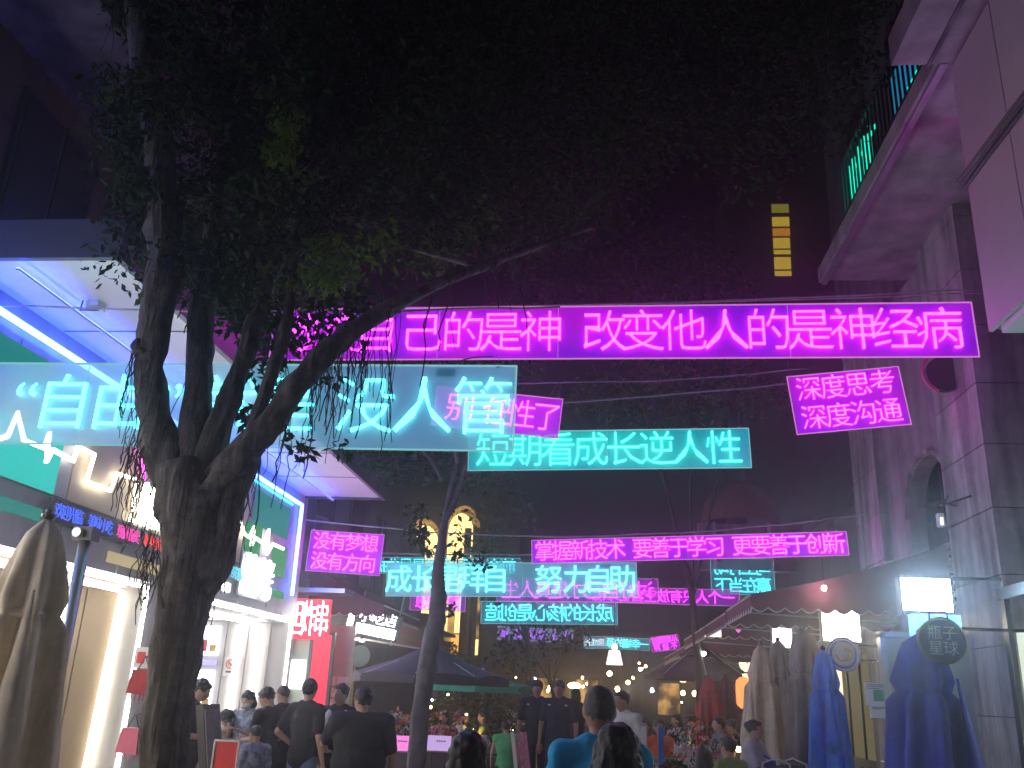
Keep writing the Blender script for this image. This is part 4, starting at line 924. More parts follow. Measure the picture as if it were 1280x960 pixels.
open_umbrella('plum coloured open umbrella spread left of the slim tree', 540, 806, 14.6, 1.25, .50, 'umbrella_plum')
open_umbrella('dark green open umbrella right of the slim tree, below the plum one', 604, 840, 18.0, 1.08, .28, 'umbrella_green')
open_umbrella('dark two-tier open umbrella in front of the right row of awnings', 874, 800, 21.5, 1.25, .80, 'umbrella_dark', 2, pole='trim_white')
# umbrella post on the left
a = PY(108, 668, 6.4); t = thing('metal_post', 'grey metal post with a round clamp beside the beige umbrella', 'post', (a.x, 6.4, 0))
MB().tube([(a.x, 6.4, 0), (a.x, 6.4, a.z)], .045, 12).build('shaft', 'metal', t, True); MB().box((a.x, 6.4, a.z), (.15, .12, .10)).build('clamp', 'metal_dark', t); MB().disc((a.x - .02, 6.32, a.z), .035, .05, 'y', 12).build('bolt', 'metal', t)

# ------------------------------------------------------------ small signs and lamps on the right
def blade_box(name, label, cat, px, py, Y, w, h, mat, back='metal_dark', wall=XR):
    c = PY(px, py, Y); t = thing(name, label, cat, c); MB().box(c, (w + .05, .12, h + .05)).build('housing', back, t)
    MB().box(c + Vector((0, -.065, 0)), (w, .01, h)).build('lit_face', mat, t)
    MB().ab((c.x + w / 2, Y - .02, c.z + h / 2), (wall, Y + .02, c.z + h / 2 + .04)).build('bracket', 'metal_dark', t); return t, c
t, c = blade_box('light_box_sign', 'blinding white light box with a blue halo over the navy closed umbrella', 'sign', 1156, 744, 11.0, .54, .36, 'lightbox_cool')
MB().ab((c.x - .20, 10.92, c.z - .46), (c.x + .34, 11.04, c.z - .22)).build('lower_face', 'lightbox_blue', t)
blade_box('light_box_sign', 'warm white glowing box sign between the two round signs, under the nearest awning', 'sign', 1050, 783, 14.0, .52, .42, 'lightbox_warm')
t, c = blade_box('light_box_sign', 'small white glowing box sign above the green round sign', 'sign', 977, 798, 17.0, .32, .34, 'lightbox_white')
def round_sign(label, px, py, Y, r, face, text='', tmat='print_pale', ring=None):
    c = PY(px, py, Y); t = thing('round_sign', label, 'sign', c); MB().disc((0, 0, 0), r, .10, 'y', 36).build('disc', face, t, loc=(0, 0, 0))
    q = MB().tube([(-r * .4, 0, r * .9), (-r * .4, 0, r * 1.28), (r * .4, 0, r * 1.28), (r * .4, 0, r * .9)], .014, 6); q.build('handle', 'metal_dark', t, loc=(0, 0, 0))
    q = MB().tube([(math.cos(2 * PI * i / 32) * r, -.05, math.sin(2 * PI * i / 32) * r) for i in range(33)], .014, 5); q.build('rim', ring or 'metal_dark', t, loc=(0, 0, 0))
    if text:
        for i, row in enumerate(text.split('\n')): put_text(t, row, 0, r * (.34 - .68 * i), r * .62, r * .66, tmat, y=-.055, flat=True)
    MB().ab((c.x + r, Y - .015, c.z + r * .5), (max(XR, c.x + r + .1), Y + .015, c.z + r * .5 + .03)).build('bracket', 'metal_dark', t); return t, c
round_sign('navy round sign with two rows of pale characters over the navy umbrella', 1176, 801, 9.6, .215, 'sign_navy', '瓶子\n星球')
t, c = round_sign('blue and white round sign with a drawing beside the grey shop wall', 1053, 818, 13.0, .215, 'paper', '', ring='sign_face_blue')
MB().tube([(math.cos(2 * PI * i / 28) * .17, -.055, math.sin(2 * PI * i / 28) * .17) for i in range(29)], .018, 5).build('blue_ring', 'sign_face_blue', t, loc=(0, 0, 0))
MB().tube([(-.10, -.06, .0), (-.05, -.06, -.08), (.06, -.06, -.07), (.11, -.06, .03), (.02, -.06, .08)], .012, 5).build('drawing', 'print_gold', t, loc=(0, 0, 0))
t, c = round_sign('green round sign with a pale lower edge behind the beige umbrella', 984, 831, 16.2, .21, 'print_green', '')
MB().disc((.05, -.06, -.12), .07, .012, 'y', 16).build('pale_patch', 'paper', t, loc=(0, 0, 0))
# notices on the right shop wall
MB().ab((3.55, 12.2, 0), (4.62, 12.28, 2.45)).build('shop_partition', 'pale_glass'); tag(bpy.data.objects['shop_partition'], 'grey glass shop partition with two notices left of the navy umbrella', 'partition')
sp = bpy.data.objects['shop_partition']
for (px, py, w, h) in ((1097, 868, .30, .27), (1100, 890, .24, .14)):
    c = PY(px, py, 12.2); nt_ = MB().ab((c.x - w / 2, 12.17, c.z - h / 2), (c.x + w / 2, 12.197, c.z + h / 2)).build('notice', 'paper', sp)
    if h > .2:
        MB().ab((c.x - w * .2, 12.16, c.z - h * .3), (c.x + w * .2, 12.169, c.z + h * .2)).build('print', 'print_green', nt_)
    for k in range(3): MB().ab((c.x - w * .4, 12.16, c.z + h * (.42 - .08 * k) - .006), (c.x + w * .4 - .05 * k, 12.169, c.z + h * (.42 - .08 * k))).build('print', 'ink', nt_)
MB().ab((3.52, 12.15, 0), (3.58, 12.3, 2.5)).build('frame', 'metal', sp); MB().ab((3.52, 12.15, 2.45), (4.6, 12.3, 2.52)).build('frame', 'metal', sp)
# far pendant lamps
c = PY(768, 822, 19); t = thing('pendant_lamp', 'white hanging lamp shade in the middle of the street', 'lamp', c)
MB().lathe(c, [(.17, -.14), (.11, .14)], 24).build('lamp_shade', 'pendant_light', t, True); MB().tube([c + Vector((0, 0, .14)), c + Vector((0, 0, 1.1))], .006, 5).build('cord', 'cable', t); MB().ell(c + Vector((0, 0, .2)), (.05, .05, .06)).build('bulb', 'bulb_warm', t)
for i, (px, py) in enumerate(((854, 849), (869, 848), (881, 847), (891, 848), (909, 847), (934, 834), (936, 848))):
    c = PY(px, py, 23 if i < 5 else 17.5); t = thing('fan_lamp', ['first', 'second', 'third', 'fourth', 'fifth', 'upper', 'lower'][i] + (' glowing fan-shaped lamp from the left under the two-tier umbrella' if i < 5 else ' glowing scallop lamp beside the beige closed umbrella'), 'lamp', c, 'glowing scallop lamps')
    r = .14 if i not in (3, 6) else .11; q = MB().prism([c + Vector((r * math.cos(a), 0, .08 - r * 1.15 * math.sin(a))) for a in [PI * k / 12 for k in range(13)]], (0, .05, 0)); q.build('lamp_shade', 'lamp_shade_light', t)
    for k in range(1, 4): a = PI * k / 4; MB().tube([c + Vector((0, -.01, .08)), c + Vector((r * math.cos(a), -.01, .08 - r * 1.15 * math.sin(a)))], .006, 4).build('rib', 'print_gold', t)
    MB().tube([c + Vector((0, .02, .08)), c + Vector((0, .02, .5))], .006, 4).build('cord', 'cable', t)
c = PY(930, 866, 16.8); t = thing('paper_lantern', 'orange glowing paper lantern left of the beige closed umbrella', 'lantern', c)
MB().lathe(c, [(.06, -.26), (.13, -.2), (.14, 0), (.13, .2), (.06, .26)], 16).build('shade', 'lantern_light', t, True); MB().tube([c + Vector((0, 0, .26)), c + Vector((0, 0, .8))], .006, 4).build('cord', 'cable', t); MB().lathe(c, [(.02, -.42), (.02, -.26)], 8).build('tassel', 'petal_red', t)
for i, (px, py, Y, s, mt, ds) in enumerate(((762, 842, 26, .10, 'bulb_warm', 'broken ring-like'), (785, 853, 26, .08, 'bulb_warm', 'small flame-like'), (807, 833, 26, .05, 'bulb_warm', 'tiny leaf-shaped'), (799, 829, 26, .035, 'bulb_warm', 'faint dot-like'), (691, 859, 30, .10, 'bulb_warm', 'wide amber'), (718, 857, 30, .14, 'bulb_warm', 'widest amber'), (880, 817, 20, .06, 'bulb_white', 'bright white'), (609, 846, 18, .02, 'bulb_white', 'pinprick white'), (560, 868, 16, .02, 'bulb_white', 'lone white pinprick'), (538, 884, 15, .035, 'bulb_warm', 'candle-like'), (540, 875, 15, .02, 'bulb_white', 'upper candle-like'), (583, 893, 16, .025, 'bulb_warm', 'dim yellow'), (852, 878, 24, .02, 'bulb_white', 'lone far white'), (669, 848, 22, .02, 'bulb_white', 'white point over the police officers'), (1030, 735, 12.3, .05, 'bulb_white', 'oval white under the nearest awning'))):
    c = PY(px, py, Y); t = thing('string_lamp', ds + ' little lamp glowing among the dark stalls', 'lamp', c)
    wd_ = 2.2 if 'amber' in ds else 1; s *= .65; MB().ell(c, (s * wd_, s * .7, s)).build('bulb', mt, t, True); MB().tube([c + Vector((0, 0, s)), c + Vector((0, 0, s + .35))], .006, 4).build('cord', 'cable', t)
t = thing('paper_flag', 'small white slanted flag hanging from the second right awning edge', 'flag', PY(894, 792, 17.9)); c = t.location
MB().prism([c + Vector(v) for v in ((-.22, 0, -.06), (.12, 0, -.06), (.12, 0, .10), (-.02, 0, .08))], (0, .01, 0)).build('cloth', 'pendant_light', t); MB().tube([c + Vector((.12, 0, -.06)), c + Vector((.12, 0, .3))], .008, 4).build('stick', 'metal', t)
t = thing('heart_decoration', 'tiny pink heart on the edge of the second right awning', 'decoration', PY(923, 788, 17.85)); c = t.location
MB().prism([c + Vector((.0032 * 16 * math.sin(a) ** 3, 0, .0032 * (13 * math.cos(a) - 5 * math.cos(2 * a) - 2 * math.cos(3 * a) - math.cos(4 * a)))) for a in [2 * PI * k / 24 for k in range(24)]], (0, .02, 0)).build('heart', 'panel_pink', t)

# ------------------------------------------------------------ PEOPLE
def remesh(mb, name, mat, vox, parent, extra=None, sm=6, deci=.35, strands=0):
    me = bpy.data.meshes.new(name); me.from_pydata(mb.v, [], mb.f); o = bpy.data.objects.new(name, me); COL.objects.link(o)
    r = o.modifiers.new('r', 'REMESH'); r.mode = 'VOXEL'; r.voxel_size = vox
    s = o.modifiers.new('s', 'SMOOTH'); s.iterations = sm; s.factor = .5
    d = o.modifiers.new('d', 'DECIMATE'); d.ratio = deci
    dg = bpy.context.evaluated_depsgraph_get(); m2 = bpy.data.meshes.new_from_object(o.evaluated_get(dg)); bpy.data.objects.remove(o)
    if extra is not None:
        vs = [v.co[:] for v in m2.vertices]; fs = [tuple(p.vertices) for p in m2.polygons]; b = MB(); b.v = vs; b.f = fs; b.add(extra.v, extra.f)
        m2 = bpy.data.meshes.new(name); m2.from_pydata(b.v, [], b.f)
    if strands:
        for v in m2.vertices:
            if name in ('shirt', 'open_shirt'): v.co += Vector((noise.noise(v.co * 7), noise.noise(v.co * 7 + Vector((4, 1, 0))), 0)) * .010 + Vector((noise.noise(Vector((v.co.x * 22, v.co.y * 22, v.co.z * 8))),) * 2 + (0,)) * .007
            v.co += Vector((noise.noise(v.co * 40), noise.noise(v.co * 40 + Vector((9, 0, 0))), noise.noise(v.co * 30))) * strands
    m2.materials.clear(); m2.materials.append(M[mat]); m2.polygons.foreach_set('use_smooth', [True] * len(m2.polygons)); m2.name = name
    return link(name, m2, parent, (0, 0, 0))
def person(label, px, py, Y, rz, top='black_cloth', bottom='black_cloth', skin='skin', hair='short', hm='hair', pose='stand', build=1.0, pitch=0, turn=0, lean=0,
           arms=('down', 'down'), height=None, mask=False, sleeve=.55, vox=.013, face=True, group=None, cap=None, glasses=False, badge=False, tank=False, sx=0, apron=None):
    """(px, py) is the top of the head; local +Y is where the person faces"""
    p = PY(px, py, Y); h = height or p.z; sit = pose == 'sit'
    if sit: h = (p.z - .45) / (.90 / 1.7); 
    s = h / 1.7
    t = thing('person', label, 'person', (p.x + sx, Y, 0), group); t.rotation_euler = (0, 0, rz)
    V = Vector
    hipz = (.93 if not sit else .50 / s)
    off = V((0, 0, hipz - .93))
    Lm = Matrix.Rotation(-R(lean), 3, 'X')
    def U(x, y, z):                      # upper body point, leaning about the hip
        q = Lm @ V((x, y, z - .93)); return (q + V((0, 0, .93)) + off) * s
    b = build; body = MB(); sh = MB(); pa = MB(); c_ = s
    chest = U(0, -.01, 1.25); belly = U(0, .01, 1.05); hip = U(0, 0, .93); neck0 = U(0, -.02, 1.42); neck1 = U(0, .0, 1.52)
    SHL = [U(sg * .185 * (b * .5 + .5), -.01, 1.40) for sg in (-1, 1)]
    for m_, g in ((body, 0), (sh, .022)):
        m_.ell(chest, ((.165 * b + g) * c_, (.105 * b + g) * c_, (.20 + g) * c_), 16, 12, Lm); m_.ell(belly, ((.150 * b ** 1.4 + g) * c_, (.110 * b ** 1.6 + g) * c_, (.20 + g) * c_), 16, 12, Lm)
        m_.ell(hip, ((.165 * b + g) * c_, (.12 * b + g) * c_, (.13 + g) * c_), 16, 12, Lm)
        m_.caps(SHL[0], (.056 * b + g) * c_, SHL[1], (.056 * b + g) * c_); m_.caps(U(-.06, -.015, 1.44), (.045 + g) * c_, U(.06, -.015, 1.44), (.045 + g) * c_)
    body.caps(neck0, .055 * c_, neck1, .050 * c_)
    Hm = Matrix.Rotation(R(turn), 3, 'Z') @ Lm @ Matrix.Rotation(-R(pitch), 3, 'X'); hc = neck1 + Hm @ V((0, .02, .085)) * c_
    def Hp(x, y, z): return hc + Hm @ V((x, y, z)) * c_
    body.ell(hc, (.074 * c_, .092 * c_, .108 * c_), 20, 14, Hm); body.ell(Hp(0, .03, -.055), (.052 * c_, .058 * c_, .055 * c_), 14, 10, Hm)
    body.caps(Hp(0, .088, .015), .010 * c_, Hp(0, .104, -.022), .015 * c_); 
    for sg in (-1, 1): body.ell(Hp(sg * .076, -.008, -.005), (.010 * c_, .020 * c_, .030 * c_), 8, 6, Hm)
    body.caps(Hp(-.02, .086, -.052), .009 * c_, Hp(.02, .086, -.052), .009 * c_)
    body.caps(Hp(-.04, .078, .034), .010 * c_, Hp(.04, .078, .034), .010 * c_)
    fingers = MB()
    AR = {'down': ((.25, -.03, 1.12), (.26, .05, .88)), 'bent': ((.25, .0, 1.14), (.13, .22, 1.12)), 'phone': ((.23, .06, 1.15), (.06, .27, 1.24)), 'reach': ((.27, .16, 1.20), (.24, .44, 1.12)), 'hip': ((.32, -.10, 1.16), (.20, .05, 1.02)), 'cross': ((.26, .08, 1.16), (-.02, .20, 1.15)), 'table': ((.25, .14, 1.14), (.16, .36, 1.05))}
    for i, sg in enumerate((-1, 1)):
        e, w = AR[arms[i]]; e = U(sg * e[0] * (b * .6 + .4), e[1], e[2]); w = U(sg * w[0] * (b * .6 + .4), w[1], w[2]); S0 = SHL[i]
        body.caps(S0, .050 * b * c_, e, .038 * c_); body.caps(e, .038 * c_, w, .026 * c_)
        cut = S0.lerp(e, sleeve / .55 * .72) if sleeve < .9 else e
        if not tank:
            sh.caps(S0, .066 * b * c_, cut, .060 * c_)
            if sleeve >= .9: sh.caps(e, .056 * c_, e.lerp(w, .9), .042 * c_)
        d = (w - e).normalized(); pc = w + d * .05 * c_; sd = d.cross(V((0, 0, 1)) if abs(d.z) < .8 else V((0, 1, 0))).normalized(); nn = d.cross(sd)
        rot = Matrix((sd, nn, d)).transposed(); body.ell(pc, (.040 * c_, .016 * c_, .05 * c_), 10, 8, rot)
        for k in range(4):
            a0 = pc + sd * (k - 1.5) * .019 * c_ + d * .035 * c_; L = (.040, .046, .044, .034)[k] * c_
            a1 = a0 + d * L + nn * sg * .006; a2 = a1 + (d * .6 + nn * sg * .8).normalized() * L * .7
            fingers.caps(a0, .0088 * c_, a1, .0082 * c_, 6).caps(a1, .0082 * c_, a2, .007 * c_, 6)
        a0 = pc - sd * sg * .032 * c_ - d * .015 * c_; fingers.caps(a0, .011 * c_, a0 - sd * sg * .022 * c_ + d * .035 * c_, .010 * c_, 6).caps(a0 - sd * sg * .022 * c_ + d * .035 * c_, .010 * c_, a0 - sd * sg * .020 * c_ + d * .062 * c_, .008 * c_, 6)
    for sg in (-1, 1):
        h0 = (V((sg * .09, 0, .90)) + off) * s
        if sit: kn = V((sg * .11, .42, .50 / s)) * s; an = V((sg * .11, .44, .09)) * s
        elif pose == 'walk': kn = V((sg * .095, .05 + sg * .12, .50)) * s; an = V((sg * .09, -.02 + sg * .22, .085)) * s
        else: kn = V((sg * .10, .01, .49)) * s; an = V((sg * .105, -.02, .085)) * s
        for m_, g in ((body, 0), (pa, .014)):
            m_.caps(h0, (.085 * b + g) * c_, kn, (.055 + g) * c_); m_.caps(kn, (.055 + g) * c_, an, (.038 + g * 1.6) * c_)
        pa.ell(hip, ((.165 * b + .01) * c_, (.125 * b + .01) * c_, .12 * c_), 16, 10, Lm)
        sm_ = MB(); sm_.caps(an + V((0, -.03, -.045)) * s, .038 * s, an + V((0, .15, -.05)) * s, .032 * s); remesh(sm_, 'shoe', 'ink', .02, t, sm=2)
    remesh(body, 'body', skin, vox, t, fingers)
    remesh(sh, 'shirt', top, vox, t, strands=.004); remesh(pa, 'trousers', bottom, vox * 1.2, t, strands=.003)
    hr = MB()
    if hair != 'bald':
        hr.ell(Hp(0, -.020, .028), (.086 * c_, .094 * c_, .098 * c_), 20, 14, Hm)
        hr.ell(Hp(0, .045, .075), (.062 * c_, .040 * c_, .030 * c_), 12, 8, Hm)
        if hair == 'long':
            hr.ell(Hp(0, -.055, -.07), (.098 * c_, .070 * c_, .15 * c_), 16, 12, Hm); hr.ell(Hp(0, -.06, -.20), (.105 * c_, .050 * c_, .12 * c_), 14, 10, Hm)
            for sg in (-1, 1): hr.caps(Hp(sg * .07, .0, .02), .030 * c_, Hp(sg * .082, -.01, -.20), .026 * c_)
        if hair == 'bob':
            hr.ell(Hp(0, -.045, -.05), (.094 * c_, .070 * c_, .10 * c_), 16, 12, Hm)
        if hair == 'bun': hr.ell(Hp(0, -.10, .05), (.045 * c_, .04 * c_, .045 * c_), 12, 8, Hm)
        if hair == 'crop': hr = MB(); hr.ell(Hp(0, -.012, .020), (.079 * c_, .092 * c_, .096 * c_), 20, 14, Hm)
        remesh(hr, 'hair', hm, vox * .8, t, strands=.010 if hair != 'crop' else .005, sm=1, deci=.8)
    if cap:
        q = MB(); q.ell(Hp(0, -.01, .045), (.090 * c_, .100 * c_, .080 * c_), 18, 10, Hm); q.ell(Hp(0, .095, .05), (.062 * c_, .060 * c_, .010 * c_), 14, 6, Hm); remesh(q, 'cap', cap, .010, t, sm=2)
    if face:
        for sg in (-1, 1):
            e_ = MB().ell(Hp(sg * .032, .083, .012), (.014 * c_, .007 * c_, .007 * c_), 10, 6, Hm).build('eye', 'white_cloth', t, True, loc=(0, 0, 0)); MB().ell(Hp(sg * .032, .089, .012), (.006 * c_, .003 * c_, .006 * c_), 8, 6, Hm).build('iris', 'hair', e_, loc=(0, 0, 0))
            MB().tube([Hp(sg * .018, .090, .032), Hp(sg * .035, .090, .038), Hp(sg * .052, .078, .032)], .0035 * c_, 5).build('eyebrow', 'hair', t, loc=(0, 0, 0))
        if not mask: MB().ell(Hp(0, .094, -.052), (.020 * c_, .005 * c_, .006 * c_), 10, 6, Hm).build('mouth', 'rose_cloth', t, loc=(0, 0, 0))
        else:
            q = MB().ell(Hp(0, .052, -.045), (.066 * c_, .062 * c_, .048 * c_), 16, 10, Hm); q.build('face_mask', 'white_cloth', t, True, loc=(0, 0, 0))
        if glasses:
            for sg in (-1, 1): MB().tube([Hp(sg * .034 + .024 * math.cos(a), .098, .012 + .017 * math.sin(a)) for a in [2 * PI * k / 12 for k in range(13)]], .0025 * c_, 4).build('glasses', 'metal_dark', t, loc=(0, 0, 0))
    if badge:
        for sg in (-1, 1): MB().box(U(sg * .12, .115, 1.38), (.035, .012, .02)).build('badge', 'white_paint', t, loc=(0, 0, 0))
    if apron:
        q = MB(); q.ell(U(0, -.01, 1.2), (.20 * b * c_, .13 * b * c_, .34 * c_), 18, 12, Lm)
        q2 = MB(); 
        for sg in (-1, 1):
            q2.ell(U(sg * .105, .0, 1.14), (.098 * b * c_, .142 * b * c_, .33 * c_), 14, 12, Lm)
            e, w = AR[arms[(sg + 1) // 2]]; q2.caps(SHL[(sg + 1) // 2], .072 * c_, U(sg * e[0], e[1], e[2]), .062 * c_)
        remesh(q2, 'open_shirt', apron, vox, t, strands=.004)
    return t
D = R
QP = 'people gathered at the shop front on the left'
person('man in a long black tee at the lit portal, head bowed over a menu stand', 247, 849, 9.3, D(-78), 'black_cloth', 'black_cloth', 'skin', pitch=28, arms=('down', 'bent'), group=QP)
person('seated person in a dark cap, grey shirt and white mask inside the portal', 286, 879, 10.6, D(-160), 'grey_cloth', 'black_cloth', cap='black_cloth', mask=True, pitch=22, pose='sit', arms=('table', 'table'), group=QP)
person('person with dark hair, white mask and patterned shirt beside the capped person', 314, 865, 10.6, D(165), 'pattern_cloth', 'black_cloth', mask=True, pitch=18, hair='bob', arms=('phone', 'phone'), group=QP)
person('man in a black tee turned left with bowed head, right behind the child', 340, 860, 9.9, D(72), 'black_cloth', 'black_cloth', 'skin_tan', pitch=28, arms=('bent', 'bent'), group=QP)
person('child in a blue, grey and red patterned tee in front of the red board', 322, 908, 9.1, D(55), 'pattern_cloth', 'pattern_cloth', 'skin_tan', 'crop', pitch=10, group=QP)
person('man in a dark tee with tanned face looking left, beside the right portal tube', 357, 858, 10.9, D(60), 'black_cloth', 'black_cloth', 'skin_tan', 'crop', pitch=12, group=QP)
person('slim man in black tee and jeans seen from behind beside the woman in white', 388, 851, 9.7, D(-28), 'black_cloth', 'jeans', 'skin', arms=('hip', 'down'), turn=25, group=QP)
person('woman in an open white shirt over black, facing the camera', 428, 857, 10.1, D(168), 'black_cloth', 'black_cloth', 'skin', 'bun', arms=('down', 'bent'), apron='white_cloth', turn=-12, group=QP)
person('heavy-set man in a black tee seen from behind, arm stretched out to the left', 456, 862, 8.3, D(18), 'black_cloth', 'black_cloth', 'skin', 'short', build=1.42, arms=('reach', 'down'), turn=30, sleeve=.62, group=QP)
person('man in a bright blue tee seen from behind in the foreground', 750, 862, 4.4, D(6), 'azure_cloth', 'black_cloth', 'skin_tan', 'crop', hm='hair_grey', build=.94, face=False, vox=.011)
person('person with long black hair right in front of the blue shirt man', 772, 912, 3.35, D(8), 'black_cloth', 'black_cloth', 'skin', 'long', face=False, vox=.010)
person('person with short black hair at the bottom edge left of the centre', 586, 921, 3.6, D(0), 'black_cloth', 'black_cloth', 'skin', 'bob', face=False, vox=.010)
PG = 'police officers walking up the street'
person('left police officer in dark uniform with shoulder badges, walking up the street', 672, 852, 14.5, D(180), 'police_cloth', 'police_cloth', 'skin_tan', 'short', badge=True, cap='police_cloth', pose='walk', group=PG)
person('right police officer in dark uniform with shoulder badges, walking up the street', 699, 852, 14.3, D(175), 'police_cloth', 'police_cloth', 'skin_tan', 'short', badge=True, cap='police_cloth', pose='walk', group=PG)
person('dark haired person in black walking behind the two police officers', 720, 862, 17.0, D(10), 'black_cloth', 'black_cloth', 'skin', 'bob', pose='walk', face=False)
person('person in a white shirt with dark hair right behind the blue shirt man', 778, 866, 11.5, D(150), 'white_cloth', 'black_cloth', 'skin_tan', 'bun', turn=-20)
person('small child in a green tank top seen from behind in the middle', 633, 902, 13.0, D(0), 'green_cloth', 'black_cloth', 'skin_tan', 'crop', tank=True, face=False)
person('seated woman with black hair and a rose patterned top at the green table', 879, 924, 8.8, D(6), 'rose_cloth', 'black_cloth', 'skin', 'bob', pose='sit', face=False, arms=('table', 'table'))
person('seated man in an olive green shirt right of the woman in rose', 911, 914, 10.6, D(40), 'olive_cloth', 'black_cloth', 'skin_tan', 'short', pose='sit', arms=('table', 'table'))
person('seated man with glasses and dark grey tee looking left by the white chairs', 957, 904, 15.4, D(92), 'grey_cloth', 'black_cloth', 'skin', 'short', pose='sit', glasses=True, arms=('table', 'table'))
person('seated diner in black leaning to the left under the beige umbrella', 926, 893, 16.5, D(80), 'black_cloth', 'black_cloth', 'skin', 'short', pose='sit', arms=('table', 'table'), lean=12)
person('seated diner in orange among the flower pots left of the green table', 823, 893, 14.5, D(200), 'lantern_orange', 'black_cloth', 'skin_tan', 'bob', pose='sit', arms=('table', 'bent'))
person('seated diner in red beside the diner in orange', 806, 893, 15.2, D(160), 'fabric_red', 'black_cloth', 'skin_tan', 'short', pose='sit', arms=('table', 'bent'))

def table(name, label, px, Y, r, h, mat):
    x = PY(px, 930, Y).x; t = thing(name, label, 'table', (x, Y, 0)); MB().lathe((x, Y, 0), [(r, h - .03), (r, h)], 28).build('tabletop', mat, t); MB().tube([(x, Y, .02), (x, Y, h - .03)], .03, 8).build('pedestal', 'metal_dark', t); MB().lathe((x, Y, 0), [(.25, 0), (.25, .02)], 20).build('foot', 'metal_dark', t); return t, x
for (lab, px, py, Y, rz, top, hr_) in (
    ('seated diner in a pale top at the far tables under the two-tier umbrella', 846, 888, 18.5, 120, 'white_cloth', 'bob'),
    ('seated diner in azure beside the diner in a pale top', 861, 889, 19.2, -100, 'azure_cloth', 'short'),
    ('seated diner in grey between the red and maroon closed umbrellas', 899, 890, 16.5, 100, 'grey_cloth', 'short'),
    ('seated diner in white just left of the beige closed umbrella base', 941, 893, 13.4, -120, 'white_cloth', 'bun'),
    ('seated diner with long hair left of the long haired foreground person', 722, 884, 19.0, 20, 'rose_cloth', 'long'),
    ('seated diner in patterned top behind the leaning boards', 643, 884, 19.5, -60, 'pattern_cloth', 'short'),
    ('seated diner in olive under the green umbrella', 606, 884, 17.0, 90, 'olive_cloth', 'bob'),
    ('seated diner in white under the green umbrella beside the one in olive', 578, 882, 16.6, -90, 'white_cloth', 'short'),
    ('seated diner in rose behind the lilac advert panel', 556, 884, 15.9, 170, 'rose_cloth', 'bob')):
    person(lab, px, py, Y, D(rz), top, 'black_cloth', 'skin', hr_, pose='sit', arms=('table', 'table'), vox=.02, face=False, group='diners at the far tables')
for (lab, px, Y, r_) in (('far round table with a candle lamp under the two-tier umbrella', 854, 18.8, .45), ('far round table with a candle lamp under the green umbrella', 592, 16.8, .5), ('far round table with a candle lamp left of the beige umbrella', 921, 15.0, .42), ('far round table with a candle lamp behind the child in green', 640, 18.6, .45)):
    t_, x_ = table('cafe_table', lab, px, Y, r_, .74, 'wood')
    cl_ = thing('table_lamp', 'small warm candle lamp on the ' + lab.replace(' with a candle lamp', ''), 'lamp', (x_, Y - .15, .74)); MB().lathe((x_, Y - .15, .74), [(.03, 0), (.03, .08), (.045, .09), (.035, .15)], 12).build('holder', 'metal_dark', cl_); MB().ell((x_, Y - .15, .92), (.035, .035, .045), 10, 8).build('flame_bulb', 'bulb_warm', cl_)
    for k in range(3): bt = tag(MB().lathe((x_ - .2 + .17 * k, Y + .1, .74), [(.03, 0), (.03, .13), (.012, .18), (.012, .24)], 10).build('bottle', ['green_plastic', 'wood', 'white_paint'][k]), ['green', 'brown', 'white'][k] + ' bottle on the ' + lab.replace(' with a candle lamp', ''), 'bottle')

# ------------------------------------------------------------ FURNITURE and planting
def chair(label, x, y, rz, seat, frame, slats=True, group='chairs around the outdoor tables'):
    t = thing('garden_chair', label, 'chair', (x, y, 0), group); t.rotation_euler = (0, 0, rz); z0 = (0, 0, 0)
    MB().box((0, 0, .44), (.44, .44, .03)).build('seat', seat, t, loc=z0)
    MB().tube([(-.2, -.22, 0), (-.2, -.22, .5), (-.17, -.26, .86), (0, -.27, .93), (.17, -.26, .86), (.2, -.22, .5), (.2, -.22, 0)], .013, 6).build('back_frame', frame, t, loc=z0)
    for k in range(6 if slats else 1):
        if slats: MB().box((0, -.25, .55 + .055 * k), (.37, .010, .026)).build('slat', 'ink' if frame == 'white_paint' else seat, t, loc=z0)
        else: MB().box((0, -.25, .7), (.38, .03, .34)).build('backrest', seat, t, loc=z0)
    for sx in (-.19, .19): MB().tube([(sx, .2, 0), (sx, .2, .62), (sx, -.2, .66)], .012, 6).build('leg', frame, t, loc=z0)
    return t
def cpos(px, Y): return PY(px, 930, Y).x
chair('white framed slatted chair nearest the navy umbrella, left one of the pair', cpos(968, 13.2), 13.2, D(-8), 'ink', 'white_paint')
chair('white framed slatted chair, right one of the pair at the table', cpos(991, 13.3), 13.3, D(-14), 'ink', 'white_paint')
chair('blue plastic chair left of the white slatted pair', cpos(941, 13.6), 13.6, D(20), 'blue_plastic', 'blue_plastic', False)
chair('blue plastic chair right of the white slatted pair', cpos(1012, 13.9), 13.9, D(-20), 'blue_plastic', 'blue_plastic', False)
chair('white framed chair with curved arms before the seated man with glasses', cpos(934, 15.2), 15.2, D(60), 'ink', 'white_paint')
table('cafe_table', 'round green table in front of the woman in rose', 858, 14.6, .6, .78, 'green_plastic')
table('cafe_table', 'dark round table between the seated men on the right', 936, 14.2, .40, .76, 'metal_dark')
table('cafe_table', 'round table with white jugs behind the child in green', 592, 14.2, .6, .76, 'metal_dark')
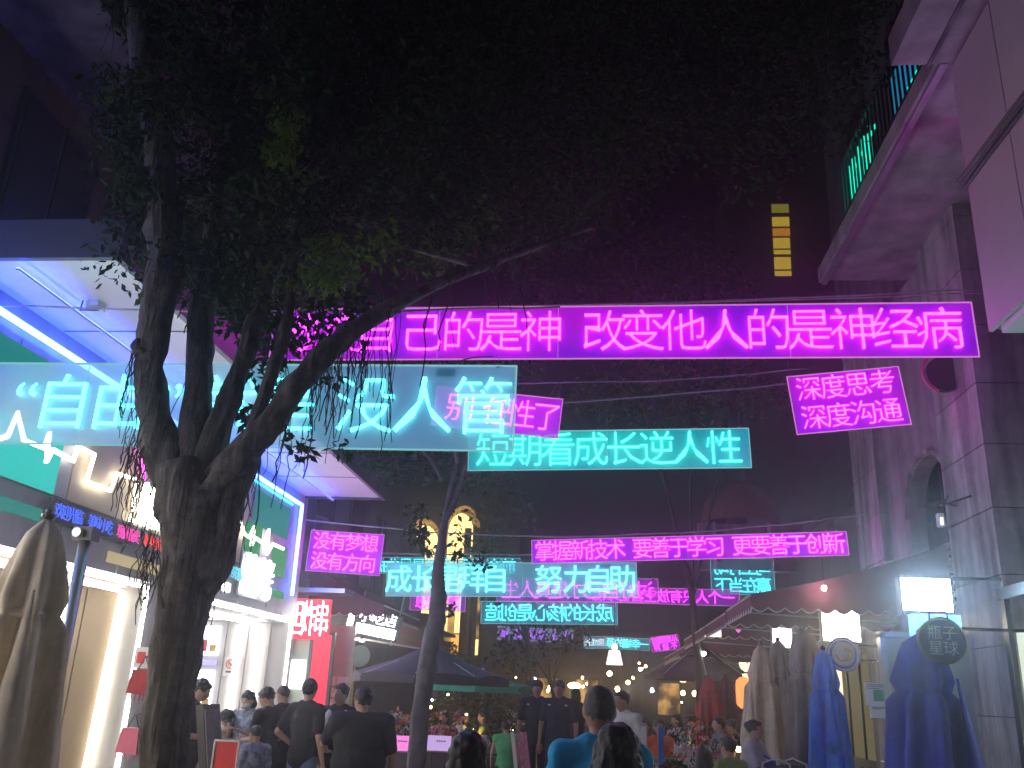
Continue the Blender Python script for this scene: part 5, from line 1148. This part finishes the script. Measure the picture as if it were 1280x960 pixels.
for i, px in enumerate((583, 592, 605)):
    p = PY(px, 920, 14.2); t = thing('water_jug', ['left', 'middle', 'right'][i] + ' white jug of the three on the table behind the child', 'jug', (p.x, 14.2 - .1 * (i == 1), .76), 'white jugs on a table')
    MB().lathe((p.x, 14.2 - .1 * (i == 1), .76), [(.05, 0), (.06, .02), (.055, .15), (.04, .2), (.045, .22)], 16).build('body', 'white_paint', t, True); MB().tube([(p.x + .05, 14.2, .92), (p.x + .1, 14.2, .88), (p.x + .055, 14.2, .80)], .008, 5).build('handle', 'white_paint', t)
for i, (px, w, mt, lab) in enumerate(((501, .28, 'panel_pink', 'pink glowing advert panel left of the slim tree trunk'), (549, .33, 'panel_lilac', 'lilac glowing advert panel right of the slim tree trunk'))):
    c = PY(px, 929, 13.6); t = thing('advert_panel', lab, 'panel', (c.x, 13.6, 0)); MB().box((c.x, 13.6, c.z), (w, .06, .20)).build('face', mt, t)
    MB().box((c.x, 13.6, c.z - .11), (w + .02, .08, .02)).build('frame', 'metal', t)
    for sx in (-.1, .1): MB().tube([(c.x + sx, 13.6, 0), (c.x + sx, 13.6, c.z - .1)], .012, 5).build('leg', 'metal_dark', t)
    for k in range(4): MB().box((c.x - .02 + .035 * k, 13.56, c.z + .03), (.02, .012, .02)).build('printed_mark', 'sign_navy', t)
# menu board, red board on yellow stool, A-board
c = PY(262, 905, 8.9); t = thing('menu_stand', 'slanted black framed menu stand in front of the bowed man', 'menu stand', (c.x, 8.9, 0)); mr_ = Matrix.Rotation(R(-22), 3, 'Y')
mr_ = Matrix.Rotation(R(-12), 3, 'Y'); MB().box((c.x + .02, 8.9, c.z - .12), (.07, .40, .60), m=mr_).build('board', 'metal_dark', t); MB().box((c.x + .065, 8.88, c.z - .12), (.012, .34, .52), m=mr_).build('menu_page', 'grey_cloth', t); MB().tube([(c.x, 8.9, 0), (c.x, 8.9, c.z - .4)], .02, 6).build('pole', 'metal_dark', t)
c = PY(287, 936, 8.3); t = thing('yellow_stool', 'yellow metal stool carrying the red board', 'stool', (c.x, 8.3, 0)); zt = c.z - .19
for sx in (-.15, .15):
    for sy in (-.13, .13): MB().tube([(c.x + sx * 1.2, 8.3 + sy * 1.2, 0), (c.x + sx, 8.3 + sy, zt)], .014, 6).build('leg', 'yellow_metal', t)
MB().box((c.x, 8.3, zt), (.34, .30, .03)).build('seat', 'yellow_metal', t); MB().box((c.x, 8.3, zt - .2), (.36, .02, .02)).build('rail', 'yellow_metal', t)
t = thing('red_board', 'square red board with a pale rim standing on the yellow stool', 'board', (c.x, 8.25, zt + .015)); MB().box((c.x, 8.25, zt + .14), (.20, .04, .22)).build('panel', 'red_plastic', t)
q = MB(); 
for a_, b_ in (((-.11, .02), (-.11, .26)), ((.11, .02), (.11, .26)), ((-.11, .26), (.11, .26)), ((-.11, .02), (.11, .02))): q.tube([(c.x + a_[0], 8.22, zt + a_[1]), (c.x + b_[0], 8.22, zt + b_[1])], .009, 5)
q.build('rim', 'trim_white', t)
c = PY(655, 925, 11.0); t = thing('leaning_board', 'pair of pale wooden boards leaning beside the police officers', 'board', (c.x, 11, 0))
for dx, w in ((-.05, .04), (.06, .11)): MB().box((c.x + dx, 11, .60), (w, .03, 1.15), m=Matrix.Rotation(R(-9), 3, 'Y')).build('board', 'rose_cloth' if w > .05 else 'trim_white', t)
# hanging pink and red boxy bags beside the left portal
for i, (px, py, mt, lab) in enumerate(((177, 852, 'fabric_red', 'upper dark red boxy bag hanging left of the big trunk'), (164, 925, 'pink_plastic', 'lower bright pink boxy bag hanging left of the big trunk'))):
    c = PY(px, py, 9.6); t = thing('hanging_bag', lab, 'bag', c)
    MB().add([c + Vector(v) for v in ((-.09, -.06, .12), (.09, -.06, .12), (.09, .06, .12), (-.09, .06, .12), (-.12, -.07, -.12), (.11, -.07, -.14), (.11, .07, -.14), (-.12, .07, -.12))], [(0, 1, 2, 3), (4, 7, 6, 5), (0, 4, 5, 1), (1, 5, 6, 2), (2, 6, 7, 3), (3, 7, 4, 0)]).build('bag_body', mt, t)
    MB().tube([c + Vector((-.06, 0, .12)), c + Vector((0, 0, .26)), c + Vector((.06, 0, .12))], .008, 5).build('handle', 'metal_dark', t)
    for k in range(5): MB().tube([c + Vector((-.1 + .045 * k, -.07, -.12)), c + Vector((-.1 + .045 * k, -.07, -.19))], .006, 4).build('tassel', mt, t)
    MB().tube([c + Vector((0, 0, .25)), c + Vector((.35, 0, .28))], .012, 5).build('hook', 'metal_dark', t)
c = PY(177, 822, 9.8); t = thing('poster', 'small pinkish poster left of the big trunk', 'poster', c); MB().box(c, (.16, .02, .22)).build('sheet', 'paper', t); MB().box(c + Vector((0, -.015, 0)), (.09, .006, .12)).build('print', 'print_red', t)

def planter(name, label, px0, px1, Y, h, top, mats, n, flowers=(), fn=60, seed=1, lsz=.08):
    a, b = PY(px0, 930, Y).x, PY(px1, 930, Y).x; t = thing(name, label, 'plants', ((a + b) / 2, Y, 0))
    MB().ab((a, Y - .18, 0), (b, Y + .18, h)).build('planter_box', 'dark_wall', t)
    rg_ = random.Random(seed); k = max(2, int((b - a) / .3)); cl_ = []
    for i in range(k):
        x = a + (b - a) * (i + .5) / k; z = h + (top - h) * rg_.uniform(.25, .9); cl_.append(((x, Y + rg_.uniform(-.1, .1), z), (.28, .25, (top - h) * .5), n)); 
        MB().tube([(x, Y, h), (x + rg_.uniform(-.1, .1), Y, z)], .012, 5).build('stem', 'bark', t)
    leaves('foliage', cl_, lsz, mats, t, seed)
    for j, fm in enumerate(flowers):
        leaves('petals', [((a + (b - a) * rg_.random(), Y - .15 + rg_.uniform(-.15, .15), h + (top - h) * rg_.uniform(.3, 1.0)), .06, 14) for _ in range(fn // 6)], .05, fm, t, seed + j + 40, 0)
    return t
planter('planter', 'leafy planter with orange and white flowers behind the advert panels', 490, 575, 15.0, .7, 1.25, 'leaf', 110, ('petal_red', 'petal_pink', 'petal_white'), 90, 31)
planter('hedge_planter', 'tall leafy hedge planter under the green umbrella', 530, 655, 17.5, .6, 1.75, 'leaf_olive', 260, ('petal_white',), 40, 32, .10)
planter('planter', 'dark leafy planter between the green hedge and the police officers', 610, 665, 15.6, .6, 1.3, 'leaf', 170, ('petal_white',), 30, 33)
planter('planter', 'leafy planter with white flowers in front of the two-tier umbrella', 838, 905, 13.0, .45, 1.0, 'leaf', 160, ('petal_white', 'petal_white', 'petal_red'), 170, 34)
planter('planter', 'low green planter with white blossoms right of the long haired person', 812, 850, 8.0, .55, 1.02, 'leaf', 190, ('petal_white',), 80, 35)
planter('planter', 'low planter of small leaves right of the navy umbrella base', 1050, 1110, 9.0, .5, .95, 'leaf_dark', 160, ('petal_white',), 60, 36)
planter('planter', 'far planter with red flowers under the red closed umbrella', 832, 930, 18.0, .5, 1.15, 'leaf', 150, ('petal_red', 'petal_white'), 110, 37)
for i, (px, mt, lab) in enumerate(((805, 'white_paint', 'white upright stand post left of the planter with blossoms'), (826, 'fabric_blue', 'blue upright stand post beside the white one'))):
    c = PY(px, 908, 9.5); t = thing('stand_post', lab, 'post', (c.x, 9.5, 0)); MB().box((c.x, 9.5, c.z / 2), (.05, .05, c.z)).build('shaft', mt, t); MB().box((c.x, 9.5, .03), (.2, .2, .06)).build('foot', 'metal_dark', t)

rl_ = random.Random(5)
for i in range(22):
    p = PY(rl_.uniform(625, 930), rl_.uniform(836, 872), rl_.uniform(21, 34)); s_ = rl_.uniform(.02, .05)
    t = thing('string_lamp', 'tiny warm lamp strung over the dark stalls at the far end of the street', 'lamp', p, 'tiny lamps over the far stalls')
    MB().ell(p, (s_, s_, s_ * 1.2), 8, 6).build('bulb', 'bulb_warm' if rl_.random() < .7 else 'bulb_white', t, True); MB().tube([p + Vector((0, 0, s_)), p + Vector((0, 0, .5))], .006, 4).build('cord', 'cable', t)

# ------------------------------------------------------------ haze
hz = MB().ab((-28, -12, -1.3), (30, 60, 42)).build('haze', 'ink'); hz['kind'] = 'stuff'; hz['label'] = 'thin night haze'
hm_ = bpy.data.materials.new('haze_air'); hm_.use_nodes = True; t_ = hm_.node_tree; t_.nodes.clear()
o_ = t_.nodes.new('ShaderNodeOutputMaterial'); v_ = t_.nodes.new('ShaderNodeVolumePrincipled'); v_.inputs['Color'].default_value = (.9, .9, .95, 1); v_.inputs['Density'].default_value = .008; v_.inputs['Anisotropy'].default_value = .87
t_.links.new(v_.outputs[0], o_.inputs['Volume']); hz.data.materials.clear(); hz.data.materials.append(hm_)
